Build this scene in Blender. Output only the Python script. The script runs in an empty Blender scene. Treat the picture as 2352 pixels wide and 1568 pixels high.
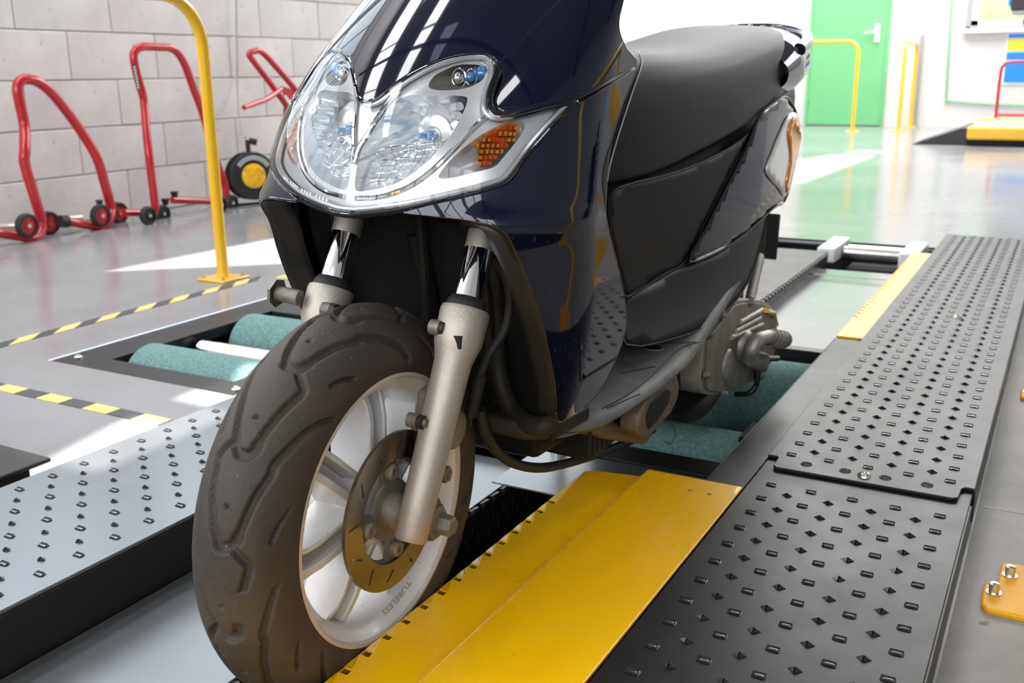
import bpy, bmesh, math, random
import numpy as np
from mathutils import Vector, Matrix, geometry
random.seed(4); np.random.seed(4)
PI = math.pi
SC = bpy.context.scene
COL = SC.collection

# ---------------------------------------------------------------- camera
FPX, CX, CY = 2287.0, 1176.0, 784.0
dY = np.array([2490 - CX, 784 - 150, -FPX]); dY /= np.linalg.norm(dY)
dX = np.array([3000 + CX, 215 - CY, FPX]); dX -= dX.dot(dY) * dY; dX /= np.linalg.norm(dX)
dZ = np.cross(dX, dY)
CR = np.array([dX, dY, dZ])                     # world = CR @ camera
CAMP = np.array([0.0, 0.0, 0.65])
cam = bpy.data.cameras.new('camera'); cam.lens = 35.0; cam.sensor_width = 36.0; cam.clip_start = 0.02
cam.dof.use_dof = True; cam.dof.focus_distance = 1.14; cam.dof.aperture_fstop = 9.0
camo = bpy.data.objects.new('camera', cam); COL.objects.link(camo)
camo.matrix_world = Matrix.Translation(CAMP.tolist()) @ Matrix(CR.tolist()).to_4x4()
SC.camera = camo

# ---------------------------------------------------------------- world, sun, daylight
SC.view_settings.view_transform = 'Standard'; SC.view_settings.look = 'None'
SC.view_settings.gamma = 1.0; SC.view_settings.use_curve_mapping = False
SC.view_settings.exposure = 0.22
SC.cycles.use_denoising = True
SC.cycles.max_bounces = 10; SC.cycles.glossy_bounces = 6; SC.cycles.transparent_max_bounces = 16
SC.cycles.sample_clamp_indirect = 8.0; SC.cycles.caustics_reflective = False; SC.cycles.caustics_refractive = False
W = bpy.data.worlds.new('sky'); SC.world = W; W.use_nodes = True
bg = W.node_tree.nodes['Background']; bg.inputs[0].default_value = (0.72, 0.84, 1.0, 1); bg.inputs[1].default_value = 1.6

def area(name, loc, size, power, rot, color=(1, 1, 1)):
    l = bpy.data.lights.new(name, 'AREA'); l.shape = 'RECTANGLE'; l.size, l.size_y = size
    l.energy = power; l.color = color
    o = bpy.data.objects.new(name, l); COL.objects.link(o); o.location = loc; o.rotation_euler = rot
    return o
sun = bpy.data.lights.new('sun', 'SUN'); sun.energy = 14.0; sun.angle = math.radians(0.6); sun.color = (1, 0.96, 0.9)
SUND = Vector((0.05, 0.10, -1.0)).normalized()         # direction the light travels
suno = bpy.data.objects.new('sun', sun); COL.objects.link(suno)
suno.rotation_euler = SUND.to_track_quat('-Z', 'Y').to_euler(); suno.location = (0, 0, 8)

# ---------------------------------------------------------------- rays through the lens (design helpers that give real 3D points)
def ray(x, y): return CR @ np.array([x - CX, CY - y, -FPX]) / FPX
def Wp(x, y, X=None, Y=None, Z=None):
    r = ray(x, y)
    t = (X - CAMP[0]) / r[0] if X is not None else (Y - CAMP[1]) / r[1] if Y is not None else (Z - CAMP[2]) / r[2]
    return CAMP + r * t
BO = np.array([-.648, .79, -.01]); LEAN = math.radians(2.0)
RL = np.array([[math.cos(LEAN), 0, math.sin(LEAN)], [0, 1, 0], [-math.sin(LEAN), 0, math.cos(LEAN)]])
CL = RL.T @ (CAMP - BO)
def L(x, y, X=None, Y=None, Z=None):
    r = RL.T @ ray(x, y)
    t = (X - CL[0]) / r[0] if X is not None else (Y - CL[1]) / r[1] if Y is not None else (Z - CL[2]) / r[2]
    return CL + r * t

# ---------------------------------------------------------------- materials
def new_mat(name):
    m = bpy.data.materials.new(name); m.use_nodes = True
    return m, m.node_tree.nodes, m.node_tree.links, m.node_tree.nodes['Principled BSDF']
def pbr(name, col, rough=.5, metal=0., coat=0., spec=.5, var=0., vscale=20., bump=0., bscale=80., rvar=0., trans=0., emit=None, estr=0., speck=None, col2=None, aniso=None):
    m, N, K, B = new_mat(name)
    B.inputs['Base Color'].default_value = (*col, 1); B.inputs['Roughness'].default_value = rough
    B.inputs['Metallic'].default_value = metal; B.inputs['Coat Weight'].default_value = coat
    B.inputs['Coat Roughness'].default_value = .03; B.inputs['Specular IOR Level'].default_value = spec
    if trans: B.inputs['Transmission Weight'].default_value = trans
    if emit: B.inputs['Emission Color'].default_value = (*emit, 1); B.inputs['Emission Strength'].default_value = estr
    tc = N.new('ShaderNodeTexCoord')
    src = tc.outputs['Object']
    if aniso:
        mp = N.new('ShaderNodeMapping'); mp.inputs['Scale'].default_value = aniso; K.new(src, mp.inputs[0]); src = mp.outputs[0]
    if var or rvar or col2:
        n = N.new('ShaderNodeTexNoise'); n.inputs['Scale'].default_value = vscale; n.inputs['Detail'].default_value = 8
        n.inputs['Roughness'].default_value = .65; K.new(src, n.inputs['Vector'])
        if var or col2:
            r = N.new('ShaderNodeValToRGB'); c2 = col2 or tuple(min(1, c * (1 + var)) for c in col); c1 = col if col2 else tuple(c * (1 - var) for c in col)
            r.color_ramp.elements[0].position = .33; r.color_ramp.elements[1].position = .68
            r.color_ramp.elements[0].color = (*c1, 1); r.color_ramp.elements[1].color = (*c2, 1)
            K.new(n.outputs['Fac'], r.inputs[0]); out = r.outputs[0]
            if speck:
                v = N.new('ShaderNodeTexNoise'); v.inputs['Scale'].default_value = speck[1]; v.inputs['Detail'].default_value = 2; K.new(src, v.inputs['Vector'])
                g = N.new('ShaderNodeMapRange'); g.inputs[1].default_value = speck[2]; g.inputs[2].default_value = speck[2] + .03; K.new(v.outputs['Fac'], g.inputs[0])
                mx = N.new('ShaderNodeMix'); mx.data_type = 'RGBA'; K.new(g.outputs[0], mx.inputs[0]); K.new(out, mx.inputs[6]); mx.inputs[7].default_value = (*speck[0], 1); out = mx.outputs[2]
            K.new(out, B.inputs['Base Color'])
        if rvar:
            g = N.new('ShaderNodeMapRange'); g.inputs[1].default_value = .3; g.inputs[2].default_value = .7
            g.inputs[3].default_value = max(0, rough - rvar); g.inputs[4].default_value = min(1, rough + rvar)
            K.new(n.outputs['Fac'], g.inputs[0]); K.new(g.outputs[0], B.inputs['Roughness'])
    if bump:
        b = N.new('ShaderNodeBump'); b.inputs['Strength'].default_value = bump; b.inputs['Distance'].default_value = .002
        n2 = N.new('ShaderNodeTexNoise'); n2.inputs['Scale'].default_value = bscale; n2.inputs['Detail'].default_value = 6
        K.new(src, n2.inputs['Vector']); K.new(n2.outputs['Fac'], b.inputs['Height']); K.new(b.outputs[0], B.inputs['Normal'])
    return m
def clear_mat(name, tint, rough=.02, fres=1.45, gain=1.0):
    # thin clear shell: straight-through light plus a Fresnel reflection
    m, N, K, B = new_mat(name); N.remove(B)
    t = N.new('ShaderNodeBsdfTransparent'); t.inputs[0].default_value = (*tint, 1)
    g = N.new('ShaderNodeBsdfGlossy'); g.inputs['Roughness'].default_value = rough
    f = N.new('ShaderNodeFresnel'); f.inputs[0].default_value = fres
    mm = N.new('ShaderNodeMath'); mm.operation = 'MULTIPLY'; mm.inputs[1].default_value = gain; mm.use_clamp = True; K.new(f.outputs[0], mm.inputs[0])
    x = N.new('ShaderNodeMixShader'); K.new(mm.outputs[0], x.inputs[0]); K.new(t.outputs[0], x.inputs[1]); K.new(g.outputs[0], x.inputs[2])
    K.new(x.outputs[0], N['Material Output'].inputs[0]); return m
def emis(name, col, s):
    m, N, K, B = new_mat(name); N.remove(B); e = N.new('ShaderNodeEmission'); e.inputs[0].default_value = (*col, 1); e.inputs[1].default_value = s
    K.new(e.outputs[0], N['Material Output'].inputs[0]); return m

M = {}
M['navy'] = pbr('navy_lacquer', (.0018, .0026, .010), .04, 0, 0, .60, col2=(.003, .0048, .019), vscale=4, speck=((.05, .06, .08), 210, .765))
M['navy_in'] = pbr('navy_inside', (.006, .007, .016), .35, 0, .3)
M['blackp'] = pbr('black_plastic', (.007, .0065, .006), .55, 0, 0, .25, var=.5, vscale=14, bump=.15, bscale=300)
M['dirtp'] = pbr('dusty_plastic', (.011, .009, .007), .55, 0, 0, .22, col2=(.032, .026, .019), vscale=12, bump=.2, bscale=200)
M['greyp'] = pbr('matte_grey_plastic', (.0085, .007, .0056), .42, 0, 0, .20, var=.15, vscale=6, bump=.08, bscale=500)
M['deck'] = pbr('floorboard_plastic', (.13, .132, .135), .55, 0, 0, .4, col2=(.22, .215, .20), vscale=16, bump=.12, bscale=250)
M['seat'] = pbr('seat_vinyl', (.009, .007, .006), .46, 0, 0, .28, var=.06, vscale=5, bump=.25, bscale=900)
M['seam'] = pbr('seam_thread', (.5, .5, .5), .6)
M['rubber'] = pbr('tyre_rubber', (.036, .031, .027), .60, 0, 0, .35, col2=(.072, .058, .044), vscale=9, bump=.35, bscale=420, rvar=.08, speck=((.3, .26, .2), 340, .735))
M['rubber_d'] = pbr('dark_rubber', (.02, .02, .02), .55, 0, 0, .4, var=.3)
M['rim'] = pbr('white_rim', (.72, .69, .66), .38, .1, .2, .5, col2=(.80, .79, .80), vscale=7, speck=((.2, .16, .12), 210, .73))
M['rimw'] = pbr('warm_lit_dusty_rim', (.52, .44, .37), .42, 0, .1, .4, col2=(.62, .54, .47), vscale=9, speck=((.2, .16, .12), 190, .73))  # flange copy of the rim: warm light put into the beige, plus dirt specks
M['brown'] = pbr('muddy_metal', (.085, .062, .042), .5, .1, 0, .35, col2=(.16, .125, .09), vscale=18, bump=.3, bscale=260)
M['cast'] = pbr('cast_alloy', (.42, .375, .32), .42, .5, 0, .5, var=.10, vscale=16, bump=.25, bscale=700)
M['castd'] = pbr('dirty_alloy', (.20, .18, .145), .5, .4, 0, .5, var=.35, vscale=24, bump=.4, bscale=260)
M['chrome'] = pbr('chrome', (.88, .89, .9), .05, 1.0)
M['reflector'] = pbr('lamp_reflector', (.93, .94, .95), .28, .80, bump=.35, bscale=30)
M['coverc'] = pbr('cover_alloy', (.34, .32, .28), .42, .5, 0, .5, var=.25, vscale=18, bump=.3, bscale=400)
M['lampsilver'] = pbr('lamp_silver', (.88, .87, .86), .26, .55)
M['disc'] = pbr('disc_steel', (.30, .27, .23), .26, 1.0, var=.2, vscale=8)
M['steel'] = pbr('dark_steel', (.013, .012, .0115), .38, .05, 0, .30, var=.14, vscale=9, bump=.06, bscale=60, rvar=.05, speck=((.10, .10, .10), 150, .76))
M['steelL'] = pbr('lit_plate_steel', (.22, .23, .24), .30, .72, 0, .5, var=.06, vscale=6, rvar=.04)  # lit copy of the ramp steel: bright reflection put into the colour
M['lug'] = pbr('lug_steel', (.17, .17, .18), .22, .85, 0, .5)
M['black'] = pbr('pit_black', (.006, .006, .006), .8)
M['dark'] = pbr('dark_paint', (.022, .021, .022), .35, .2)
M['yellow'] = pbr('yellow_lacquer', (.97, .52, .0), .30, 0, .2, .5, var=.02, vscale=7, rvar=.06, speck=((.30, .18, .02), 62, .80))
M['yelfoot'] = pbr('yellow_foot_paint', (.72, .34, .0), .5, 0, 0, .3, var=.10, vscale=14, speck=((.12, .06, .02), 30, .74))
M['yelrail'] = pbr('yellow_rail_paint', (.90, .50, .008), .22, 0, .5, .5, var=.05, vscale=8)
M['red'] = pbr('red_enamel', (.46, .004, .010), .28, 0, .4, .5, var=.08, vscale=9)
M['roller'] = pbr('grit_roller', (.085, .185, .175), .85, 0, 0, .3, col2=(.22, .36, .34), vscale=150, bump=.9, bscale=420)
M['zinc'] = pbr('zinc', (.70, .68, .62), .28, .9, var=.15, vscale=40)
M['amber'] = clear_mat('amber_lens', (1.0, .66, .30), .06, 1.5, 1.0)
M['amberb'] = pbr('amber_body', (1.0, .30, .01), .12, .35, .6, .6, var=.3, vscale=60)
M['clear'] = clear_mat('clear_lens', (.96, .97, .98), .015, 1.45, 1.1)
M['blueg'] = pbr('blue_glass', (.05, .25, .62), .06, .1, 1, .7)
M['bulbg'] = pbr('bulb_glass', (.30, .55, .85), .08, .2, 1, .7)
M['white'] = pbr('white_paint', (.8, .8, .8), .4)
M['wallp'] = pbr('white_wall_paint', (.66, .64, .62), .6, 0, 0, .3, col2=(.74, .72, .70), vscale=2.2, bump=.15, bscale=60)
M['wallb'] = pbr('block_paint', (.60, .555, .53), .62, 0, 0, .3, col2=(.75, .715, .69), vscale=2.6, bump=.5, bscale=70, speck=((.40, .36, .33), 9, .74))
M['joint'] = pbr('joint_mortar', (.64, .60, .575), .8, bump=.5)
M['ceil'] = pbr('ceiling_sheet', (.20, .19, .18), .7, var=.1, vscale=2)
M['concrete'] = pbr('grey_concrete', (.20, .185, .17), .55, 0, 0, .35, col2=(.29, .27, .25), vscale=5, bump=.4, bscale=90, speck=((.10, .09, .08), 26, .73))
M['wallr'] = pbr('grey_wall_paint', (.20, .21, .22), .7, var=.06, vscale=2)
M['truss'] = pbr('roof_steel', (.05, .05, .055), .5)
M['green'] = pbr('glare_washed_green', (.16, .50, .21), .35, 0, .2, .5, var=.03, vscale=2)  # glare veil over the door is lightened into this green
M['gpipe'] = pbr('green_pipe_paint', (.25, .5, .3), .4)
M['grey'] = pbr('grey_paint', (.35, .35, .36), .45)
M['blue'] = pbr('blue_sign', (.01, .24, .85), .4)
M['ysign'] = pbr('yellow_sign', (.9, .8, .03), .4)
M['tapey'] = pbr('yellow_tape', (.80, .58, .17), .45, var=.06, vscale=30)
M['tapek'] = pbr('black_tape', (.045, .045, .047), .42, var=.2, vscale=30)
M['leaf'] = pbr('foliage', (.25, .42, .08), .7, var=.5, vscale=6, bump=.8, bscale=12)
M['skyl'] = emis('skylight_sheet', (1.0, 1.0, 1.0), 12.0)
M['skyb'] = emis('window_daylight', (.82, .92, 1.0), 3.0)
M['fillfront'] = emis('front_fill_glow', (.90, .95, 1.0), 5.2)  # fill glow of the added panels behind the viewpoint
M['fillback'] = emis('added_rear_glow', (1.0, 1.0, .99), 10.0)  # glow of the added rear roof panels that whitens the end wall

# ---------------------------------------------------------------- mesh helpers
class MB:
    def __init__(s): s.v = []; s.f = []; s.m = []; s.mats = []; s.mi = 0
    def mat(s, m):
        if m not in s.mats: s.mats.append(m)
        s.mi = s.mats.index(m); return s
    def add(s, vs, fs):
        b = len(s.v); s.v += [tuple(map(float, p)) for p in vs]
        s.f += [tuple(b + i for i in f) for f in fs]; s.m += [s.mi] * len(fs); return s
    def box(s, x0, x1, y0, y1, z0, z1):
        return s.add([(x, y, z) for z in (z0, z1) for y in (y0, y1) for x in (x0, x1)],
                     [(0, 2, 3, 1), (4, 5, 7, 6), (0, 1, 5, 4), (2, 6, 7, 3), (0, 4, 6, 2), (1, 3, 7, 5)])
    def tube(s, path, r, n=12, cap=True, closed=False):
        P = [np.array(p, float) for p in path]; k = len(P)
        rs = r if hasattr(r, '__len__') else [r] * k
        T = []
        for i in range(k):
            a = P[(i - 1) % k] if (closed or i > 0) else P[i]; b = P[(i + 1) % k] if (closed or i < k - 1) else P[i]
            d = b - a; T.append(d / (np.linalg.norm(d) + 1e-12))
        u = np.cross(T[0], [0, 0, 1]);
        if np.linalg.norm(u) < .1: u = np.cross(T[0], [1, 0, 0])
        u /= np.linalg.norm(u); vs = []
        for i in range(k):
            u = u - u.dot(T[i]) * T[i]; u /= np.linalg.norm(u); w = np.cross(T[i], u)
            vs += [P[i] + rs[i] * (math.cos(2 * PI * j / n) * u + math.sin(2 * PI * j / n) * w) for j in range(n)]
        fs = [(i * n + j, i * n + (j + 1) % n, ((i + 1) % k) * n + (j + 1) % n, ((i + 1) % k) * n + j) for i in range(k if closed else k - 1) for j in range(n)]
        if cap and not closed: fs += [tuple(range(n - 1, -1, -1)), tuple((k - 1) * n + j for j in range(n))]
        return s.add(vs, fs)
    def cyl(s, a, b, r, n=20, r2=None): return s.tube([a, b], [r, r if r2 is None else r2], n)
    def lathe(s, c, ax, prof, n=40, closed=False, a0=0., a1=2 * PI):
        # prof: list of (distance along axis, radius)
        c = np.array(c, float); ax = np.array(ax, float); ax /= np.linalg.norm(ax)
        u = np.cross(ax, [0, 0, 1]);
        if np.linalg.norm(u) < .1: u = np.cross(ax, [0, 1, 0])
        u /= np.linalg.norm(u); w = np.cross(ax, u); k = len(prof); full = abs(a1 - a0 - 2 * PI) < 1e-6
        m = n if full else n + 1
        vs = [c + ax * h + r * (math.cos(a0 + (a1 - a0) * j / n) * u + math.sin(a0 + (a1 - a0) * j / n) * w) for h, r in prof for j in range(m)]
        fs = [(i * m + j, i * m + (j + 1) % m, ((i + 1) % k) * m + (j + 1) % m, ((i + 1) % k) * m + j) for i in range(k if closed else k - 1) for j in range(n)]
        return s.add(vs, fs)
    def prism(s, pts, z0, z1, fn=None):
        # pts: 2D outline, extruded from z0 to z1; fn maps (u, v, w) to 3D
        fn = fn or (lambda u, v, w: (u, v, w)); n = len(pts)
        vs = [fn(u, v, z0) for u, v in pts] + [fn(u, v, z1) for u, v in pts]
        tri = geometry.tessellate_polygon([[Vector((u, v, 0)) for u, v in pts]])
        fs = [tuple(t) for t in tri] + [tuple(n + i for i in reversed(t)) for t in tri]
        fs += [(i, (i + 1) % n, n + (i + 1) % n, n + i) for i in range(n)]
        return s.add(vs, fs)
    def grid(s, fn, nu, nv, cu=False, cv=False):
        mu, mv = (nu if cu else nu + 1), (nv if cv else nv + 1)
        vs = [fn(i / nu, j / nv) for i in range(mu) for j in range(mv)]
        fs = [(i * mv + j, ((i + 1) % mu) * mv + j, ((i + 1) % mu) * mv + (j + 1) % mv, i * mv + (j + 1) % mv) for i in range(nu) for j in range(nv)]
        return s.add(vs, fs)
    def xf(s, fn): s.v = [tuple(fn(p)) for p in s.v]; return s
    def build(s, name, mat=None, parent=None, smooth=True, bevel=0., seg=2, solid=0., angle=40, fixn=True, label=None):
        me = bpy.data.meshes.new(name); me.from_pydata(s.v, [], s.f); me.update()
        for m in (s.mats or [mat]): me.materials.append(M[m] if isinstance(m, str) else m)
        if s.mats: me.polygons.foreach_set('material_index', s.m)
        if fixn:
            b = bmesh.new(); b.from_mesh(me); bmesh.ops.recalc_face_normals(b, faces=b.faces); b.to_mesh(me); b.free()
        if smooth: me.shade_smooth()
        if smooth and angle: me.set_sharp_from_angle(angle=math.radians(angle))
        o = bpy.data.objects.new(name, me); COL.objects.link(o)
        if parent is not None: o.parent = parent
        if solid: md = o.modifiers.new('solid', 'SOLIDIFY'); md.thickness = solid; md.offset = -1
        if bevel: md = o.modifiers.new('bevel', 'BEVEL'); md.width = bevel; md.segments = seg; md.limit_method = 'ANGLE'; md.angle_limit = math.radians(40)
        if label: o['label'] = label
        return o
def thing(name, label, cat, loc=(0, 0, 0), rot=(0, 0, 0), group=None):
    o = bpy.data.objects.new(name, None); COL.objects.link(o); o.location = loc; o.rotation_euler = rot
    o.empty_display_size = .05; return tag(o, label, cat, group)
def tag(o, label, cat, group=None):
    o['label'] = label; o['category'] = cat
    if group: o['group'] = group
    return o
def struct(o, label=None):
    o['kind'] = 'structure'
    if label: o['label'] = label
    return o
def crv(pts, n=8, closed=False):
    P = [np.array(p, float) for p in pts]; k = len(P); out = []
    for i in range(k if closed else k - 1):
        p1, p2 = P[i], P[(i + 1) % k]
        p0 = P[(i - 1) % k] if (closed or i > 0) else 2 * p1 - p2
        p3 = P[(i + 2) % k] if (closed or i < k - 2) else 2 * p2 - p1
        for j in range(n):
            t = j / n
            out.append(.5 * ((2 * p1) + (-p0 + p2) * t + (2 * p0 - 5 * p1 + 4 * p2 - p3) * t * t + (-p0 + 3 * p1 - 3 * p2 + p3) * t ** 3))
    if not closed: out.append(P[-1])
    return out
def inpoly(P, poly):
    P = np.asarray(P); poly = np.asarray(poly); x, y = P[:, 0], P[:, 1]; r = np.zeros(len(P), bool); n = len(poly)
    for i in range(n):
        x1, y1 = poly[i]; x2, y2 = poly[(i + 1) % n]
        if y1 == y2: continue
        c = ((y1 > y) != (y2 > y)) & (x < (x2 - x1) * (y - y1) / (y2 - y1) + x1); r ^= c
    return r
def segdist(P, poly, closed=True):
    P = np.asarray(P, float); d = np.full(len(P), 1e9); n = len(poly)
    for i in range(n if closed else n - 1):
        a = np.array(poly[i]); b = np.array(poly[(i + 1) % n]); ab = b - a; L2 = ab.dot(ab) + 1e-15
        t = np.clip(((P - a) @ ab) / L2, 0, 1); d = np.minimum(d, np.linalg.norm(P - (a + t[:, None] * ab), axis=1))
    return d
def patch(loops, holes, fn, step=.008):
    """fill a 2D outline (with holes) by a fine triangulation and lift it to 3D with fn(u, v)"""
    vs = []; es = []
    for lp in [loops] + holes:
        b = len(vs); vs += [Vector((float(p[0]), float(p[1]))) for p in lp]; es += [(b + i, b + (i + 1) % len(lp)) for i in range(len(lp))]
    A = np.array(loops); u0, v0 = A.min(0); u1, v1 = A.max(0)
    G = np.array([(u0 + (i + .5 * (j % 2)) * step, v0 + j * step) for j in range(int((v1 - v0) / step) + 2) for i in range(int((u1 - u0) / step) + 2)])
    k = inpoly(G, loops) & (segdist(G, loops) > step * .45)
    for h in holes: k &= ~inpoly(G, h) & (segdist(G, h) > step * .45)
    vs += [Vector((float(p[0]), float(p[1]))) for p in G[k]]
    V, _, F, _, _, _ = geometry.delaunay_2d_cdt(vs, es, [], 0, 1e-6)
    V = [(p.x, p.y) for p in V]; F = [f for f in F if len(f) == 3]
    c = np.array([[sum(V[i][0] for i in f) / 3, sum(V[i][1] for i in f) / 3] for f in F])
    k = inpoly(c, loops)
    for h in holes: k &= ~inpoly(c, h)
    F = [tuple(f) for f, q in zip(F, k) if q]
    used = sorted({i for f in F for i in f}); mp = {o: i for i, o in enumerate(used)}
    return [fn(*V[i]) for i in used], [tuple(mp[i] for i in f) for f in F]

# ================================================================ THE HALL
SLITS = [[(-2.88, 2.28), (-2.84, 3.1), (-2.62, 4.2), (-1.95, 6.9), (-1.46, 8.9), (-1.30, 8.8), (-1.36, 6.0), (-1.78, 4.1), (-2.38, 2.70)],
         [(-1.495, .96), (-1.56, 1.22), (-1.60, 1.62), (-1.30, 1.66), (-1.28, .96)]]  # roof holes shaped backwards from the sunlit patches on the floor
CEIL = 4.6
def flatmesh(name, loop, holes, z, mat, step=.8, parent=None):
    v, f = patch(loop, holes, lambda u, w: (u, w, z), step)
    mb = MB().add(v, f); return mb.build(name, mat, parent, smooth=False)
m = 'floor_epoxy'
M['floor'] = pbr(m, (.22, .222, .23), .17, 0, 0, .5, col2=(.29, .292, .30), vscale=1.3, rvar=.05, bump=.06, bscale=16, speck=((.24, .22, .20), 21, .76))
fl = flatmesh('floor', [(-4.3, -3), (3.6, -3), (3.6, 12.6), (-4.3, 12.6)],
              [[(-2.08, 1.455), (-1.483, 1.455), (-1.483, 2.268), (-2.08, 2.268)], [(-1.372, -2.9), (-.072, -2.9), (-.072, 3.975), (-1.372, 3.975)]], 0, 'floor', 1.2)
struct(fl, 'smooth light grey epoxy workshop floor')
sl_ = MB().box(-.063, 3.45, -2.95, 3.95, .0, .0016).build('floor_slab', 'concrete', fl, label='scuffed grey concrete strip right of the ramp'); sl_['kind'] = 'structure'
g = MB()
for y in (1.572, -1.2, 4.3): g.box(-.055, 3.4, y - .003, y + .003, .0014, .0020)
g.build('floor_joint', 'tapek', fl, label='thin dark expansion joint')
ce = flatmesh('ceiling', [(-4.3, -3), (3.6, -3), (3.6, 12.6), (-4.3, 12.6)],
              [[(x - SUND.x / -SUND.z * CEIL, y - SUND.y / -SUND.z * CEIL) for x, y in s] for s in SLITS], CEIL, 'ceil', 1.5)
struct(ce, 'dark sheet roof with daylight strips')
for i, (x, w, y0, y1, z) in enumerate([(-3.45, .50, -2.6, 6.5, CEIL), (-2.35, .30, -2.6, 2.7, CEIL), (1.3, .35, -.4, 1.2, CEIL)]):
    for k in range(int((y1 - y0) / 1.3)):
        MB().box(x - w / 2, x + w / 2, y0 + k * 1.3, y0 + k * 1.3 + 1.24, z - .03, z - .015).build('skylight_panel', 'skyl', ce, smooth=False)
for k in range(3):  # added unseen panels, put in to make the back of the hall glare
    MB().box(-3.9, 3.4, 8.2 + k * 1.35, 9.4 + k * 1.35, CEIL - .03, CEIL - .015).build('skylight_panel', 'fillback', ce, smooth=False)
tr = MB()
for y in (-1.4, .9, 3.2, 5.5, 7.8, 10.1):
    tr.box(-4.2, 3.5, y - .05, y + .05, CEIL - .35, CEIL - .27)
    for k in range(14):
        x = -4.1 + k * .55; tr.tube([(x, y, CEIL - .3), (x + .27, y, CEIL - .04), (x + .55, y, CEIL - .3)], .02, 6)
tr.build('roof_truss', 'truss', ce, smooth=False)['kind'] = 'structure'

# left wall of painted blocks
wl = struct(MB().box(-4.3, -4.012, -3, 12.6, 0, CEIL).build('wall_left', 'joint', smooth=False), 'off-white painted concrete block wall')
BH, BLN = .2125, .5
blk = None
def block(name, x0, y0, z0, ly, lz, parent):
    return MB().box(x0, x0 + .014, y0, y0 + ly, z0, z0 + lz)
bmesh_ = None; nb = 0
for r in range(8):
    off = 3.112 if r % 2 == 1 else 3.362
    for k in range(-4, 12):
        y = off + k * BLN
        if nb == 0:
            b0 = MB().box(-.013, .0028, .0018, BLN - .0018, .0018, BH - .0018).build('block', 'wallb', wl, bevel=.004, seg=1, smooth=False); ob = b0
        else:
            ob = b0.copy(); COL.objects.link(ob)
        ob.location = (-4.0 + random.uniform(-.0015, .0015), y, r * BH); nb += 1
MB().box(-4.013, -4.0, -3, 1.1, 0, CEIL).box(-4.013, -4.0, 9.12, 12.6, 0, CEIL).box(-4.013, -4.0, 1.1, 9.12, 8 * BH, 2.15).box(-4.013, -4.0, 1.1, 9.12, 3.75, CEIL).build('plain_upper_wall', 'wallp', wl, smooth=False)
# high daylight windows in the left wall
for k in range(6):
    y = -2.2 + k * 1.9 if k < 2 else 1.3 + (k - 2) * 1.9
    w = MB().box(-4.0, -3.985, y, y + 1.7, 1.32, 3.4).build('window_%d' % (k + 1), 'skyb', smooth=False); struct(w, 'high daylight window in the left wall')
    f = MB()
    for a in (y - .02, y + .55, y + 1.12, y + 1.69): f.box(-3.985, -3.96, a, a + .04, 1.30, 3.42)
    for a in (1.29, 2.35, 3.38): f.box(-3.985, -3.96, y - .02, y + 1.73, a, a + .04)
    f.build('window_frame', 'grey', w, smooth=False)

# back wall with green door, window and signs
YB = 12.3
wb = flatmesh('wall_back', [(-4.3, 0), (3.6, 0), (3.6, CEIL), (-4.3, CEIL)], [[(-1.17, 1.05), (-.02, 1.05), (-.02, 2.0), (-1.17, 2.0)]], 0, 'wallp', 1.5)
for v in wb.data.vertices: v.co = (v.co.x, YB + .011, v.co.y)
struct(wb, 'bright white painted end wall'); md = wb.modifiers.new('s', 'SOLIDIFY'); md.thickness = .02; md.offset = 0
d = MB().box(-2.80, -1.975, YB - .035, YB - .005, .01, 2.05).build('door_1', 'green', bevel=.004); struct(d, 'bright green painted flush door')
MB().box(-2.83, -2.80, YB - .045, YB + .01, 0, 2.09).box(-1.975, -1.945, YB - .045, YB + .01, 0, 2.09).box(-2.83, -1.945, YB - .045, YB + .01, 2.05, 2.09).build('door_frame', 'green', d, bevel=.003)
hd = MB().box(-2.105, -2.055, YB - .052, YB - .035, .93, 1.13)
hd.tube(crv([(-2.08, YB - .05, 1.04), (-2.08, YB - .085, 1.04), (-2.10, YB - .09, 1.04), (-2.21, YB - .09, 1.035)], 4), .011, 8).build('door_handle', 'white', d, label='white lever handle on a long plate')
for z in (.28, 1.0, 1.75): MB().cyl((-2.795, YB - .04, z), (-2.795, YB - .04, z + .09), .011, 10).build('hinge', 'green', d)
wn = MB().box(-1.17, -.02, YB - .05, YB - .0, 1.035, 1.075).box(-1.17, -1.12, YB - .05, YB, 1.05, 2.0).box(-.07, -.02, YB - .05, YB, 1.05, 2.0).box(-1.17, -.02, YB - .05, YB, 1.95, 2.0).build('window_7', 'grey', bevel=.004, smooth=False)
struct(wn, 'grey framed window in the end wall with greenery outside')
MB().box(-1.12, -1.05, YB - .03, YB + .03, 1.075, 1.95).box(-1.12, -.07, YB - .03, YB + .03, 1.075, 1.13).box(-.62, -.56, YB - .03, YB + .03, 1.075, 1.95).build('window_sash', 'white', wn, smooth=False)
MB().box(-1.12, -.07, YB + .03, YB + .034, 1.075, 1.95).build('glass_pane', M['clear'], wn, smooth=False)
MB().box(-1.2, .01, YB - .09, YB, 1.0, 1.038).build('window_sill', 'white', wn, smooth=False, bevel=.004)
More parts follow.
